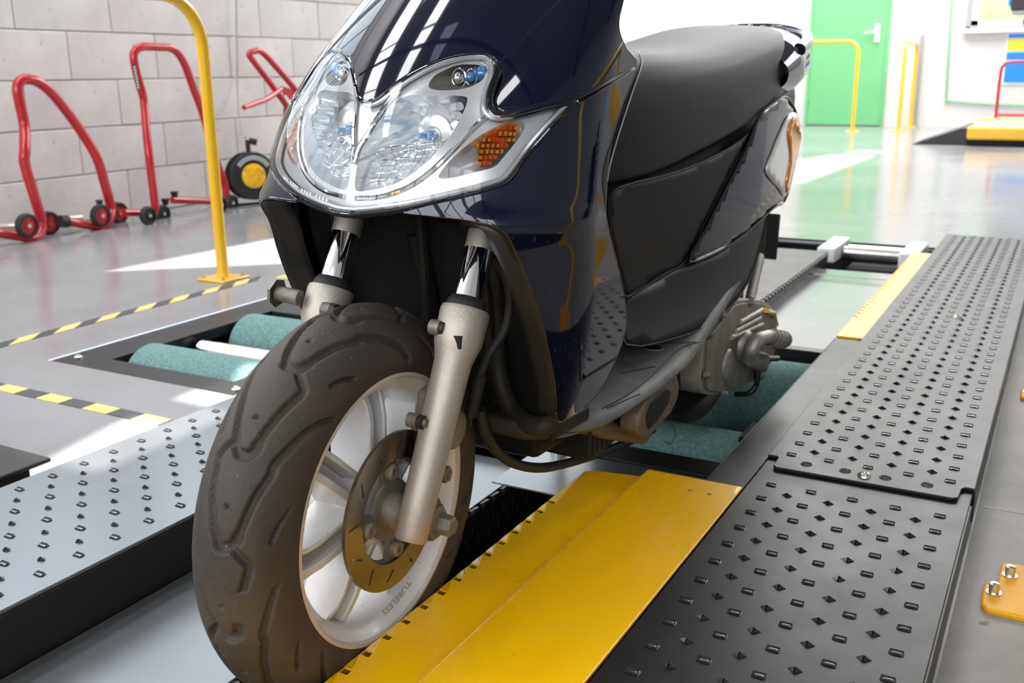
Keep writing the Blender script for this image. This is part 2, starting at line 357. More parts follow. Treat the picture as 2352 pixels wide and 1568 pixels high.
for i, (x, y, z, r) in enumerate([(-.95, 14.2, 1.0, .55), (.2, 15.8, 1.3, .8)]):
    b = MB().grid(lambda u, v: (x + r * math.sin(PI * v) * math.cos(2 * PI * u) * (1 + .12 * math.sin(9 * u * PI + 7 * v)), y + r * math.sin(PI * v) * math.sin(2 * PI * u), z + r * math.cos(PI * v) * (1 + .1 * math.sin(13 * v))), 28, 16, cu=True)
    o = b.build('bush', 'leaf'); tag(o, ['smaller rounded green bush seen outside through the end wall window', 'larger green bush standing behind the smaller one outside the window'][i], 'bush')
    md = o.modifiers.new('d', 'DISPLACE'); tx = bpy.data.textures.new('leafy', 'CLOUDS'); tx.noise_scale = .12; md.texture = tx; md.strength = .2
sg = thing('wall_sign', 'blue and yellow striped sign board below the end wall window', 'sign', (-.45, YB - .012, .48))
MB().box(-.31, .5, 0, .012, -.02, .54).build('board', 'white', sg, smooth=False)
for z0, z1, c in ((.46, .50, 'blue'), (.33, .45, 'ysign'), (.235, .315, 'blue'), (0, .205, 'blue')):
    MB().box(-.29, .5, -.004, 0, z0, z1).build('stripe', c, sg, smooth=False)
p = MB().tube(crv([(-1.335, YB - .02, 1.9), (-1.335, YB - .02, 1.3), (-1.30, YB - .02, .35), (-1.29, YB - .02, .30), (-1.24, YB - .02, .285), (-.5, YB - .02, .24), (2.0, YB - .02, .2)], 4), .012, 8).build('cable_pipe', 'gpipe')
tag(p, 'thin green conduit running down and along the end wall', 'pipe')
p = MB().cyl((-1.60, YB - .03, 0), (-1.60, YB - .03, 1.0), .022, 10).build('wall_pipe', 'grey'); tag(p, 'short grey upright pipe at the foot of the end wall', 'pipe')
wr = MB().box(3.45, 3.6, -3, 12.6, 0, CEIL).build('wall_right', 'wallr', smooth=False); struct(wr, 'pale workshop wall on the right, outside the frame')
wf = MB().box(-4.3, 3.6, -3.1, -3, 0, CEIL).build('wall_front', 'wallp', smooth=False); struct(wf, 'pale workshop wall behind the viewpoint')
for k in range(5):  # added unseen windows and frames that brighten headlight bowls and rim
    x = -3.9 + k * 1.5
    w = MB().box(x, x + 1.35, -2.995, -2.985, 1.0, 3.2).build('window_%d' % (k + 8), 'fillfront', smooth=False); struct(w, 'large glowing window added for fill light behind the viewpoint')
    f = MB()
    for a in (x - .02, x + .65, x + 1.33): f.box(a, a + .05, -2.985, -2.95, .98, 3.22)
    for a in (.97, 2.1, 3.18): f.box(x - .02, x + 1.38, -2.985, -2.95, a, a + .05)
    f.build('window_frame', 'grey', w, smooth=False)
bx = thing('wall_monitor', 'dark grey box hanging by the end wall window at the top right corner', 'monitor', (-.60, 11.6, 1.18))
MB().box(-.10, .45, -.2, .2, 0, .4).build('housing', 'dark', bx, bevel=.01); MB().box(-.09, .45, -.19, .19, -.035, -.001).build('lower_tray', 'grey', bx, bevel=.008)
MB().box(-.13, -.10, -.1, .1, .05, .2).build('side_bracket', 'blue', bx, bevel=.004)

# ---------------------------------------------------------------- test lane: trench, ramps, plates
tn = MB().box(-1.372, -.072, -2.9, 3.975, -.40, -.39).box(-1.374, -1.370, -2.9, 3.975, -.39, 0).box(-.074, -.070, -2.9, 3.975, -.39, 0).box(-1.37, -.07, 3.973, 3.977, -.39, 0).box(-1.37, -.07, -2.902, -2.898, -.39, 0).build('trim_1', 'black', smooth=False)
struct(tn, 'black walled service trench under the test lane')
ZR = .047
def lug_mesh(kind):
    b = MB()
    if kind == 0:     # lanced slot: low rounded louvre, dark mouth facing the camera side
        b.mat('lug'); n = 7; L_, Wd, H_ = .0080, .0036, .0026
        b.grid(lambda u, v: ((u * 2 - 1) * L_, (v * 2 - 1) * Wd if True else 0, H_ * (max(0, 1 - abs(u * 2 - 1) ** 5)) * (1 - .35 * v) * (1 if 0 < v else .75)), 8, 3)
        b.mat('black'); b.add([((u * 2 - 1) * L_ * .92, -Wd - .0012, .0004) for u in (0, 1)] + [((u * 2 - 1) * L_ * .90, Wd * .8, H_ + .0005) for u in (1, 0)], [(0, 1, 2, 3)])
    else:             # pointed pyramid tooth, open on one side
        b.mat('lug'); L_, Wd, H_ = .0085, .0056, .0050
        a, c, d, e, t = (-L_, 0, 0), (L_, 0, 0), (0, Wd, 0), (-.001, -Wd, 0), (0, -.0012, H_)
        b.add([a, d, c, t, e], [(0, 3, 1), (1, 3, 2), (0, 4, 3)])
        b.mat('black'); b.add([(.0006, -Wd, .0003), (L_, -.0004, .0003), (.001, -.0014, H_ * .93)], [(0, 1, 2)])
    return b
lug0 = lug_mesh(0).build('tread_lug', None, smooth=False, fixn=False); lug1 = lug_mesh(1).build('tread_lug', None, smooth=False, fixn=False)
LM = [lug0.data, lug1.data]; COL.objects.unlink(lug0); COL.objects.unlink(lug1)
def lugs(parent, pts, z, limit=298):
    pts = sorted(pts, key=lambda p: (p[0]) ** 2 + p[1] ** 2)
    for x, y, k in pts[:limit]:
        o = bpy.data.objects.new('tread_lug', LM[k]); COL.objects.link(o); o.parent = parent; o.location = (x, y, z)
    if len(pts) > limit:
        b = MB()
        for x, y, k in pts[limit:]:
            s = lug_mesh(k)
            for q in s.mats: b.mat(q)
            base = len(b.v); b.v += [(p[0] + x, p[1] + y, p[2] + z) for p in s.v]; b.f += [tuple(base + i for i in f) for f in s.f]; b.m += s.m
        b.build('tread_lug_field', None, parent, smooth=False, fixn=False)['kind'] = 'stuff'
# right ramp, near plate
rn = thing('ramp_plate', 'dark steel tread plate with raised lugs, near part of the right ramp', 'ramp plate', (0, 0, 0))
MB().box(-.370, -.069, -1.9, 1.505, ZR - .004, ZR).build('tread_sheet', 'steel', rn, bevel=.0015)
MB().box(-.072, -.066, -1.9, 1.462, 0, ZR - .002).build('side_skirt', 'steel', rn, bevel=.0015)
lugs(rn, [(-.337 + .0588 * k, 1.398 - .0545 * j, 0) for j in range(22) for k in range(5)] + [(-.307 + .0588 * k, 1.426 - .0545 * j, 1) for j in range(1, 23) for k in range(4)], ZR)
# right ramp, far plate with notched front corners
rf = thing('ramp_plate', 'long perforated steel tread plate screwed on top, far part of the right ramp', 'ramp plate')
o = MB(); Z2 = ZR + .006
out = [(-.371, 1.505), (-.357, 1.505), (-.353, 1.50), (-.352, 1.466), (-.347, 1.459), (-.092, 1.459), (-.086, 1.464), (-.0845, 1.50), (-.080, 1.508), (-.068, 1.508), (-.068, 3.98), (-.371, 3.98)]
o.prism(out, Z2 - .005, Z2).build('tread_sheet', 'steel', rf, bevel=.001, smooth=False)
MB().box(-.0705, -.066, 1.508, 3.98, 0, Z2 - .003).build('side_skirt', 'steel', rf, bevel=.0015)
far = [(-.337 + .0588 * k, 1.519 + .0551 * j, 0) for j in range(45) for k in range(5)] + [(-.307 + .0588 * k, 1.547 + .0551 * j, 1) for j in range(44) for k in range(4)]
lugs(rf, far, Z2)
for x, y in [(-.219, 1.484), (-.20, 2.62)]:
    MB().lathe((x, y, Z2 - .001), (0, 0, 1), [(0, .0105), (.0035, .0095), (.0065, .0065), (.0072, .0048), (.0045, .0046), (.0045, 0)], 20).build('screw', 'zinc', rf)
for k in range(4):
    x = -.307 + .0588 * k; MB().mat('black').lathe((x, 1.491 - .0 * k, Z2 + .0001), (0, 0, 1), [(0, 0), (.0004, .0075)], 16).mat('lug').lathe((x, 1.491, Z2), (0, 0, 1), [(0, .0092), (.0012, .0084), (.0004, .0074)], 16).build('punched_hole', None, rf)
# smooth flange between lane and ramp
fs = MB().box(-.430, -.3715, 1.368, 2.31, ZR - .022, ZR - .001).box(-.432, -.430, 1.368, 2.31, -.03, ZR - .001).build('edge_strip', 'steel', bevel=.002)
tag(fs, 'smooth dark steel edge strip between right ramp and rollers', 'steel strip')
# left ramp
lr_ = thing('ramp_plate', 'left perforated ramp plate shining pale blue, behind the front wheel', 'ramp plate')
MB().box(-1.366, -1.032, -1.9, 3.95, ZR - .003, ZR + .003).build('tread_sheet', 'steelL', lr_, bevel=.002)
MB().box(-1.040, -1.032, -1.9, 3.95, -.034, ZR - .003).build('side_skirt', 'dark', lr_, bevel=.002)
MB().box(-1.366, -1.362, -1.9, 3.95, 0, ZR - .003).build('side_skirt', 'steelL', lr_)
lugs(lr_, [(-1.331 + .0655 * i, .855 + .0576 * k + .0035 * i, 0) for i in range(5) for k in range(-12, 53)] + [(-1.299 + .0655 * i, .828 + .0576 * k + .0035 * i, 1) for i in range(4) for k in range(-12, 53)], ZR + .003)
# low plates with toothed edge (near and far)
def toothed(y0, y1, z, x0, x1, label, mat, near):
    sk = .085 if near else .038
    t = thing('low_plate', label, 'steel plate')
    MB().box(x0, x1, y0, y1, z - .004, z).build('sheet', mat, t, bevel=.0015)
    MB().box(x1 - .004, x1, y0, y1, z - sk, z - .004).build('edge_skirt', 'dark', t)
    b = MB(); y = max(y0, .2) + .012; first = None
    while y < y1 - .015:
        if first is None:
            first = MB().prism([(-.004, 0), (0, .004), (.008, .005), (.011, 0), (.008, -.008), (.002, -.008)], -.0105, .0105, lambda u, v, w: (u, w, v)).build('edge_tooth', 'dark', t, bevel=.001, seg=1); ob = first
        else:
            ob = first.copy(); COL.objects.link(ob)
        ob.location = (x1, y, z - .006); y += .034
    k = 0; b = MB(); y = y0 + .03
    while y < y1 - .02:
        for q in ((0, 1) if near else ()): b.tube([(x1 + .0015, y + q * .017, z - .028 - q * .02), (x1 + .002, y + q * .017 + .006, z - .037 - q * .02), (x1 + .0015, y + q * .017 + .004, z - .048 - q * .02)], .0028, 5)
        y += .034
    if near: b.build('punched_pattern', 'lug', t)['kind'] = 'stuff'
    return t
toothed(-1.9, 1.470, -.030, -1.028, -.785, 'low steel plate with a toothed edge, left of the front wheel', 'steelL', True)
toothed(2.66, 3.57, .028, -1.028, -.712, 'raised steel plate with a comb toothed edge behind the scooter', 'steel', False)
ws = MB().box(-.735, -.632, .70, .94, -.07, -.0405).build('wheel_rest', 'black', bevel=.003); tag(ws, 'dark steel rest under the front tyre in the slot', 'wheel rest')
# yellow cover plates
yl = thing('yellow_cover_plate', 'yellow steel cover with a notched edge, next to the front tyre', 'cover plate')
pts = [(-.525, -1.2), (-.525, 1.373), (-.604, 1.338), (-.612, 1.328)]
ny = [1.203, 1.163, 1.134, 1.090, 1.055, 1.015, .975, .935, .898, .860, .822, .783, .745, .705, .668, .630, .592, .555]
ny = [1.203 - .0372 * k for k in range(38)]
for y in ny:
    pts += [(-.6165, y + .0085), (-.6125, y + .005), (-.602, y + .0048), (-.602, y - .0048), (-.6125, y - .005), (-.6165, y - .0085)]
pts += [(-.6165, -1.2)]
def tilt(u, v, w):
    e = (-.525 - u) / .09; return (u, v, .034 + .010 * e - (.004 if u < -.6145 else 0) + w)
MB().prism(pts, -.003, 0, tilt).build('notched_sheet', 'yellow', yl, bevel=.0012, smooth=False)
MB().box(-.6175, -.6155, -1.2, 1.33, -.03, .038).build('turned_down_edge', 'yellow', yl)
yr = thing('yellow_cover_plate', 'wide flat yellow steel cover between the notched cover and the dark ramp', 'cover plate')
MB().box(-.520, -.3715, -1.2, 1.366, ZR - .001, ZR + .003).build('flat_sheet', 'yellow', yr, bevel=.0012)
MB().box(-.5235, -.5195, -1.2, 1.366, .034, ZR + .002).build('lip', 'yelrail', yr, bevel=.0015)
for p in [(1585, 1126), (1629, 1134)]:
    q = Wp(*p, Z=ZR + .0034); MB().lathe((q[0], q[1], ZR + .003), (0, 0, 1), [(0, .0035), (.0006, .003), (.0008, 0)], 12).build('rivet', 'castd', yr)
yf = thing('yellow_cover_plate', 'far yellow cover strip with a notched edge beside the right ramp', 'cover plate')
pts = [(-.372, 2.33), (-.372, 3.56), (-.432, 3.56)] + [q for k in range(24) for q in ((-.432, 3.40 - .037 * k), (-.423, 3.40 - .037 * k), (-.423, 3.388 - .037 * k), (-.432, 3.388 - .037 * k))] + [(-.432, 2.33)]
MB().prism(pts, ZR - .02, ZR + .001).build('notched_sheet', 'yellow', yf, bevel=.001, smooth=False)
# cross plates of the lane
cp = MB().box(-.784, -.374, 1.33, 1.505, -.012, -.008).build('cross_plate', 'steelL', bevel=.001); tag(cp, 'scuffed pale cross plate in front of the rollers under the scooter', 'steel plate')
cp = MB().box(-1.028, -.434, 2.392, 3.44, -.016, -.010).build('lane_plate', 'floor', bevel=.001); tag(cp, 'pale reflective lane plate beyond the roller bed', 'steel plate')
cp = MB().box(-1.028, -.374, 4.12, 4.0, -.016, -.010)
cp = MB().box(-1.028, -.374, 3.945, 3.972, -.014, -.006).build('lane_plate', 'floor', bevel=.001); tag(cp, 'pale end plate of the lane behind the recessed roller unit', 'steel plate')
# centre roller bed
rb = thing('roller_bed', 'brake test roller bed with green grit rollers under the rear wheel', 'roller bed')
for a_, b_ in ((1.507, 1.575), (2.352, 2.388)): MB().box(-.79, -.434, a_, b_, -.03, -.004).build('frame_bar', 'steel', rb, bevel=.002)
MB().box(-1.028, -.8, 1.48, 2.385, -.02, -.004).build('side_cover', 'steel', rb)
for y in (1.735, 2.25):
    MB().lathe((-.785, y, -.110), (1, 0, 0), [(0, .03), (0, .097), (.003, .1), (.342, .1), (.345, .097), (.345, .03)], 48).build('roller', 'roller', rb)
    MB().cyl((-.80, y, -.110), (-.435, y, -.110), .02, 16).build('shaft', 'steel', rb)
MB().lathe((-.76, 2.0, -.16), (1, 0, 0), [(0, 0), (0, .028), (.3, .028), (.3, 0)], 24).build('sensor_roller', 'chrome', rb)
MB().cyl((-.745, 1.505, -.01), (-.745, 1.505, .09), .011, 20).mat('zinc').cyl((-.745, 1.505, -.012), (-.745, 1.505, .006), .015, 20).build('guide_post', None, rb, label='chrome vertical post')
MB().box(-.475, -.434, 1.70, 1.79, -.012, 0).build('bearing_block', 'steel', rb, bevel=.002)
# recessed unit beyond
ru = thing('light_barrier_unit', 'small white two-post sensor unit in a lane recess beyond the rollers', 'sensor unit', (-.58, 3.80, -.01))
MB().box(-.19, -.125, -.14, .14, -.02, .035).build('left_block', 'white', ru, bevel=.006); MB().box(.09, .155, -.14, .14, -.02, .035).build('right_block', 'white', ru, bevel=.006)
MB().mat('zinc').cyl((-.12, .0, .0), (.09, .0, .0), .022, 20).cyl((-.12, .08, .0), (.09, .08, .0), .016, 16).build('idle_roller', None, ru)
MB().box(-.10, .2, -.14, .14, -.06, -.05).build('tray', 'dark', ru)
# left roller pit
lb = thing('roller_bed', 'left brake tester roller bed in a dark frame set into the floor', 'roller bed')
fr = MB()
for a in [(-2.0795, -1.955, 1.4555, 2.2675), (-1.56, -1.4835, 1.4555, 2.2675), (-1.955, -1.56, 1.4555, 1.535), (-1.955, -1.56, 2.09, 2.2675)]: fr.box(a[0], a[1], a[2], a[3], -.03, -.002)
fr.build('frame', 'steel', lb, bevel=.001, smooth=False)
MB().box(-2.079, -1.484, 1.456, 2.267, -.36, -.35).box(-2.079, -2.075, 1.456, 2.267, -.35, -.031).box(-1.488, -1.484, 1.456, 2.267, -.35, -.031).box(-2.07, -1.49, 1.456, 1.460, -.35, -.031).box(-2.07, -1.49, 2.263, 2.267, -.35, -.031).build('pit_liner', 'black', lb, smooth=False)
for y in (1.635, 1.985):
    MB().lathe((-1.945, y, -.075), (1, 0, 0), [(0, .02), (0, .082), (.006, .088), (.374, .088), (.378, .082), (.378, .02)], 48).build('roller', 'roller', lb)
MB().lathe((-1.935, 1.80, -.045), (1, 0, 0), [(0, 0), (0, .024), (.006, .03), (.364, .03), (.364, 0)], 30).build('sensor_roller', 'chrome', lb)
for x, y in [(-2.035, 1.505), (-2.045, 2.235), (-1.51, 1.49), (-1.51, 2.24)]:
    MB().lathe((x, y, -.003), (0, 0, 1), [(0, .010), (.005, .010), (.007, .006), (.010, .005), (.010, 0)], 6).build('bolt', 'zinc', lb, smooth=False)
# raised cover, lower left edge of the picture
lc = thing('end_cover', 'raised dark steel cover at the left picture edge beside the ramp', 'cover plate')
MB().box(-2.6, -1.405, -.9, .965, .042, .050).build('cover_sheet', 'steel', lc, bevel=.003)
MB().box(-1.45, -1.415, -.9, .93, 0, .042).box(-2.6, -1.45, .915, .925, 0, .042).build('support', 'black', lc)
# hazard tape: every coloured segment a piece of its own
def tape(name, label, a, b, w, seg, slant, k0=0):
    t = thing(name, label, 'floor tape'); a = np.array(a); b = np.array(b); Ln = np.linalg.norm(b - a); d = (b - a) / Ln; n = np.array([-d[1], d[0]])
    k = 0
    while k * seg < Ln:
        e = min(Ln, (k + 1) * seg); z = .0012
        P = [a + d * (k * seg) + n * (-w / 2), a + d * e + n * (-w / 2), a + d * (e + slant) + n * (w / 2), a + d * (k * seg + slant) + n * (w / 2)]
        b_ = MB().add([(p[0], p[1], .0003) for p in P] + [(p[0], p[1], z) for p in P], [(0, 1, 2, 3), (4, 5, 6, 7), (0, 1, 5, 4), (1, 2, 6, 5), (2, 3, 7, 6), (3, 0, 4, 7)])
        b_.build('tape_segment', 'tapey' if (k + k0) % 2 == 0 else 'tapek', t, smooth=False); k += 1
tape('hazard_tape', 'long yellow and black hazard tape running past the roller bed towards the back', (-2.296, -.6), (-2.312, 2.40), .042, .0655, .06)
tape('hazard_tape', 'hazard tape with square yellow and black blocks in front of the roller bed', (-2.276, 1.268), (-1.385, 1.268), .036, .072, 0)
tape('hazard_tape', 'hazard tape crossing behind the yellow rail foot', (-2.27, 2.48), (-1.40, 2.50), .042, .098, .0)
tape('hazard_tape', 'worn thin yellow tape line across the lane in front of the sensor unit', (-1.0, 3.28), (-.45, 3.28), .016, .27, 0)
tape('hazard_tape', 'yellow and black hazard tape on the floor right of the ramp, outside the frame', (.42, -1.0), (.42, 5.0), .05, .1, 0)

# ---------------------------------------------------------------- rails, stands, reel, bench
def rail(label, x, y0, y1, h, r, rr, along='y', loc=None, foot=True, group=None):
    t = thing('guard_rail', label, 'rail', (x, y0, 0), group=group)
    D = y1 - y0; P = [(0, 0, .005), (0, 0, h - rr)]
    sg_ = 1 if D > 0 else -1
    for k in range(1, 9): a = k / 8 * PI / 2; P.append((0, sg_ * (rr - rr * math.cos(a)), h - rr + rr * math.sin(a)))
    for k in range(0, 9): a = k / 8 * PI / 2; P.append((0, D - sg_ * rr + sg_ * rr * math.sin(a), h - rr + rr * math.cos(a)))
    P.append((0, D, .005))
    if along == 'x': P = [(p[1], 0, p[2]) for p in P]
    MB().tube(P, r, 20).build('hoop', 'yelrail', t)
    if foot:
        for yy in (0, D):
            q = (0, yy) if along == 'y' else (yy, 0)
            w = r * 3.2
            f = MB().prism([(q[0] - w, q[1] - w), (q[0] + w, q[1] - w), (q[0] + w, q[1] + w), (q[0] - w, q[1] + w)], 0, .008).build('foot_plate', 'yelrail', t, bevel=.003)
            for sx, sy in ((-.72, -.72), (.72, .72), (-.72, .72), (.72, -.72)):
                MB().lathe((q[0] + sx * w, q[1] + sy * w, .008), (0, 0, 1), [(0, .008), (.007, .008), (.007, .004), (.012, .004), (.012, 0)], 6).build('bolt', 'zinc', f, smooth=False)
    return t
rail('tall yellow tube rail on the left standing in the sunlit floor strip', -2.41, 2.365, 1.15, .884, .0188, .15)
rail('yellow tube rail in front of the green door', -2.07, 11.18, -0.9 + 11.18, .92, .02, .12, 'x')
rail('narrow yellow hoop rail right of the green door', -1.63, 11.32, 12.17, .90, .02, .12)
# right-hand rail: special notched foot plates in view
rr_ = thing('guard_rail', 'yellow rail whose bolted foot plate shows at the lower right edge', 'rail', (.045, 1.31, 0))
P = [(0, 0, .005), (0, 0, .8)] + [(0, .1 - .1 * math.cos(k / 8 * PI / 2), .8 + .1 * math.sin(k / 8 * PI / 2)) for k in range(1, 9)] + [(0, .815 + .1 * math.sin(k / 8 * PI / 2), .8 + .1 * math.cos(k / 8 * PI / 2)) for k in range(9)] + [(0, .915, .005)]
MB().tube(P, .0188, 20).build('hoop', 'yelrail', rr_)
for yy in (0, .915):
    op = [(-.079, -.063), (-.072, -.075), (.07, -.078), (.075, .07), (-.058, .068), (-.064, .062), (-.064, .004), (-.076, -.002), (-.080, -.012)]
    f = MB().prism([(u, v + yy) for u, v in op], 0, .009).build('foot_plate', 'yelfoot', rr_, bevel=.003)
    for bx_, by_ in ((-.067, -.03), (-.052, .028), (.05, -.05), (.05, .05)):
        MB().lathe((bx_, by_ + yy, .009), (0, 0, 1), [(0, .0095), (.0015, .0095), (.0015, .0065), (.013, .0062), (.0145, .004), (.0145, 0)], 14).build('bolt', 'zinc', f)

def wheel(mb_name, c, r, w, parent, disc):
    t = MB().mat('rubber_d').lathe((c[0], c[1], c[2]), (1, 0, 0), [(-w, r * .7), (-w, r * .9), (-w * .6, r), (w * .6, r), (w, r * .9), (w, r * .7)], 28)
    t.mat(disc).lathe((c[0], c[1], c[2]), (1, 0, 0), [(w * .6, r * .74), (w * .5, r * .5), (w * .8, r * .3), (w * .8, 0)], 28).lathe((c[0], c[1], c[2]), (1, 0, 0), [(-w * .6, r * .74), (-w * .8, 0)], 28)
    t.mat('zinc').cyl((c[0] + w * .7, c[1], c[2]), (c[0] + w * 1.25, c[1], c[2]), r * .17, 8)
    return t.build(mb_name, None, parent)
def polyW(pts, X): return [tuple(Wp(x, y, X=xx)) for (x, y), xx in zip(pts, X if hasattr(X, '__len__') else [X] * len(pts))]
s1 = thing('paddock_stand', 'red tube motorcycle stand with red wheels, leftmost against the wall', 'stand')
P = polyW([(96, 508), (80, 455), (57, 378), (57, 345), (56, 290), (46, 240), (40, 205), (47, 186), (66, 182), (90, 190), (118, 213), (150, 252), (185, 300), (222, 362), (240, 420), (256, 478)], [-3.74] * 4 + [-3.78] * 9 + [-3.76] * 3)
MB().tube(crv(P, 5), .0215, 14).build('hoop', 'red', s1)
MB().tube(crv(polyW([(96, 508), (95, 530), (80, 546), (45, 543), (-60, 525)], [-3.74, -3.73, -3.72, -3.72, -3.72]), 4), .019, 12).build('fork_arm', 'red', s1)
MB().tube(crv(polyW([(256, 478), (255, 500), (238, 520), (205, 518), (155, 508)], [-3.76, -3.74, -3.73, -3.73, -3.73]), 4), .018, 12).build('fork_arm', 'red', s1)
for p, X in (((62, 518), -3.68), ((112, 512), -3.80), ((231, 495), -3.70), ((272, 489), -3.82)):
    wheel('caster_wheel', Wp(*p, X=X), .050, .014, s1, 'red')
MB().cyl(tuple(Wp(155, 508, X=-3.73)), tuple(Wp(138, 508, X=-3.73)), .026, 14).build('rubber_support', 'rubber_d', s1)
a = Wp(228, 463, X=-3.76); MB().cyl(tuple(a), (a[0], a[1], a[2] - .05), .012, 10, .016).lathe(tuple(a), (0, 0, 1), [(0, .018), (.008, .014), (.008, 0)], 12).build('clamp_knob', 'rubber_d', s1)
a = Wp(30, 520, X=-3.86); b = Wp(-40, 525, X=-3.86); MB().cyl(tuple(a), tuple(b), .02, 12).build('cross_tube', 'zinc', s1)
a = Wp(185, 500, X=-3.90); b = Wp(100, 508, X=-3.90); MB().cyl(tuple(a), tuple(b), .02, 12).build('cross_tube', 'zinc', s1)
s2 = thing('paddock_stand', 'red tube motorcycle stand with black wheels, partly behind the yellow rail', 'stand')
P = polyW([(357, 478), (352, 440), (340, 340), (331, 240), (327, 215), (313, 165), (307, 130), (312, 115), (328, 107), (360, 108), (390, 110), (408, 122), (425, 150), (445, 205), (462, 250), (477, 300), (500, 380), (516, 420), (520, 455)], [-3.70] * 3 + [-3.76] * 13 + [-3.72] * 3)
MB().tube(crv(P, 5), .019, 14).build('hoop', 'red', s2)
MB().tube(polyW([(395, 459), (520, 463)], -3.74), .017, 12).build('fork_arm', 'red', s2)
MB().tube(polyW([(357, 478), (356, 490), (330, 489), (285, 488)], -3.70), .016, 12).build('fork_arm', 'red', s2)
for p, X in (((340, 495), -3.64), ((373, 491), -3.74), ((531, 466), -3.70), ((505, 470), -3.60)):
    wheel('caster_wheel', Wp(*p, X=X), .042, .014, s2, 'rubber_d')
for p in ((379, 456), (400, 440)):
    a = Wp(*p, X=-3.74); MB().cyl((a[0], a[1], a[2] - .03), (a[0], a[1], a[2]), .012, 12, .02).build('clamp_knob', 'rubber_d', s2)
lab = polyW([(303, 146), (311, 147), (322, 206), (314, 208)], -3.738)
MB().add(lab, [(0, 1, 2, 3)]).build('sticker', 'tapek', s2, smooth=False, label='narrow black sticker with small white lettering')
b = MB()
for k in range(8):
    y = 152 + k * 6.6; x = 306 + k * 1.25
    b.add(polyW([(x, y), (x + 5, y + .4), (x + 5.6, y + 4), (x + .8, y + 3.6)], -3.735), [(0, 1, 2, 3)])
b.build('sticker_lettering', 'white', s2, smooth=False)
s3 = thing('paddock_stand', 'single-sided red stand with a long slotted handle beside the cable reel', 'stand')
MB().tube(crv(polyW([(700, 300), (660, 245), (620, 190), (578, 135), (573, 124), (583, 118), (603, 121), (650, 172), (700, 232), (760, 310)], -3.75), 5), .0165, 12).build('handle_loop', 'red', s3)
MB().prism([(0, 0), (1, 0), (1, 1), (0, 1)], -.006, .006, lambda u, v, w: tuple(Wp(645 + 35 * u + 10 * v, 196 + 45 * v + 12 * u, X=-3.752 + w))).build('gusset', 'red', s3, bevel=.003)
MB().tube(crv(polyW([(645, 205), (615, 226), (585, 238), (560, 247)], [-3.74, -3.70, -3.66, -3.62]), 4), [.014] * 10 + [.013, .012, .012], 10).build('side_arm', 'red', s3)
MB().tube(polyW([(658, 215), (657, 300), (655, 430)], -3.77), .016, 12).build('leg', 'red', s3)
MB().add(polyW([(652, 219), (657, 218), (672, 240), (667, 245)], -3.732), [(0, 1, 2, 3)]).build('sticker', 'white', s3, smooth=False)
# cable reel
cr_ = thing('cable_reel', 'black cable reel with a yellow socket face standing against the wall', 'cable reel', tuple(Wp(581, 404, X=-3.66)))
RR = .122
ax = np.array([.90, -.43, .05]); ax /= np.linalg.norm(ax)
MB().mat('rubber_d').lathe((0, 0, 0), ax, [(-.075, .03), (-.075, RR), (-.06, RR), (-.058, RR * .9), (.0, RR * .9), (.0, RR), (.012, RR * .995), (.016, RR * .96), (.012, RR * .55), (.012, 0)], 48).build('drum', None, cr_)
MB().lathe((0, 0, 0), ax, [(.012, RR * .52), (.02, RR * .5), (.022, RR * .47), (.022, 0)], 40).build('socket_face', 'ysign2' if 0 else 'yelrail', cr_)
u_ = np.cross(ax, [0, 0, 1]); u_ /= np.linalg.norm(u_); w_ = np.cross(ax, u_)
for a in (45, 135, 225, 315):
    c = (u_ * math.cos(math.radians(a)) + w_ * math.sin(math.radians(a))) * RR * .26
    MB().mat('yelrail').lathe(c, ax, [(.022, RR * .15), (.026, RR * .15), (.026, RR * .12), (.018, RR * .11), (.018, 0)], 18).build('socket', None, cr_)
for a in (80, 200, 320):
    c = (u_ * math.cos(math.radians(a)) + w_ * math.sin(math.radians(a))) * RR * .43
    MB().lathe(c, ax, [(.022, .007), (.026, .006), (.026, 0)], 10).build('screw', 'zinc', cr_)
MB().lathe((0, 0, 0), -ax, [(-.0165, RR * .66), (-.0175, RR * .66), (-.0175, RR * .86), (-.0165, RR * .86)], 24, a0=math.radians(215), a1=math.radians(330)).build('label', 'grey', cr_)
top = -w_ if w_[2] < 0 else w_
MB().tube([ax * -.03 + top * RR * .95, ax * -.03 + top * (RR + .06)], .012, 10).tube([ax * -.03 + top * (RR + .055) - u_ * .01, ax * -.02 + top * (RR + .045) + u_ * .045 * (1 if u_[1] > 0 else -1)], .016, 12).build('grip', 'rubber_d', cr_)
MB().tube([ax * -.03 - top * RR * .5 - u_ * .01, ax * -.03 - top * (RR + .02) - u_ * .14, ax * -.03 - top * (RR + .02) + u_ * .14, ax * -.03 - top * RR * .5 + u_ * .01], .008, 8).build('foot_frame', 'rubber_d', cr_)
cab = MB().tube(crv(polyW([(541, -260), (542, 0), (544, 110), (545, 200), (549, 260), (556, 293), (563, 316)], [-3.97] * 4 + [-3.9, -3.8, -3.72]), 6), .0055, 8).build('cable', 'grey'); tag(cab, 'grey cable hanging down the wall into the cable reel', 'cable')
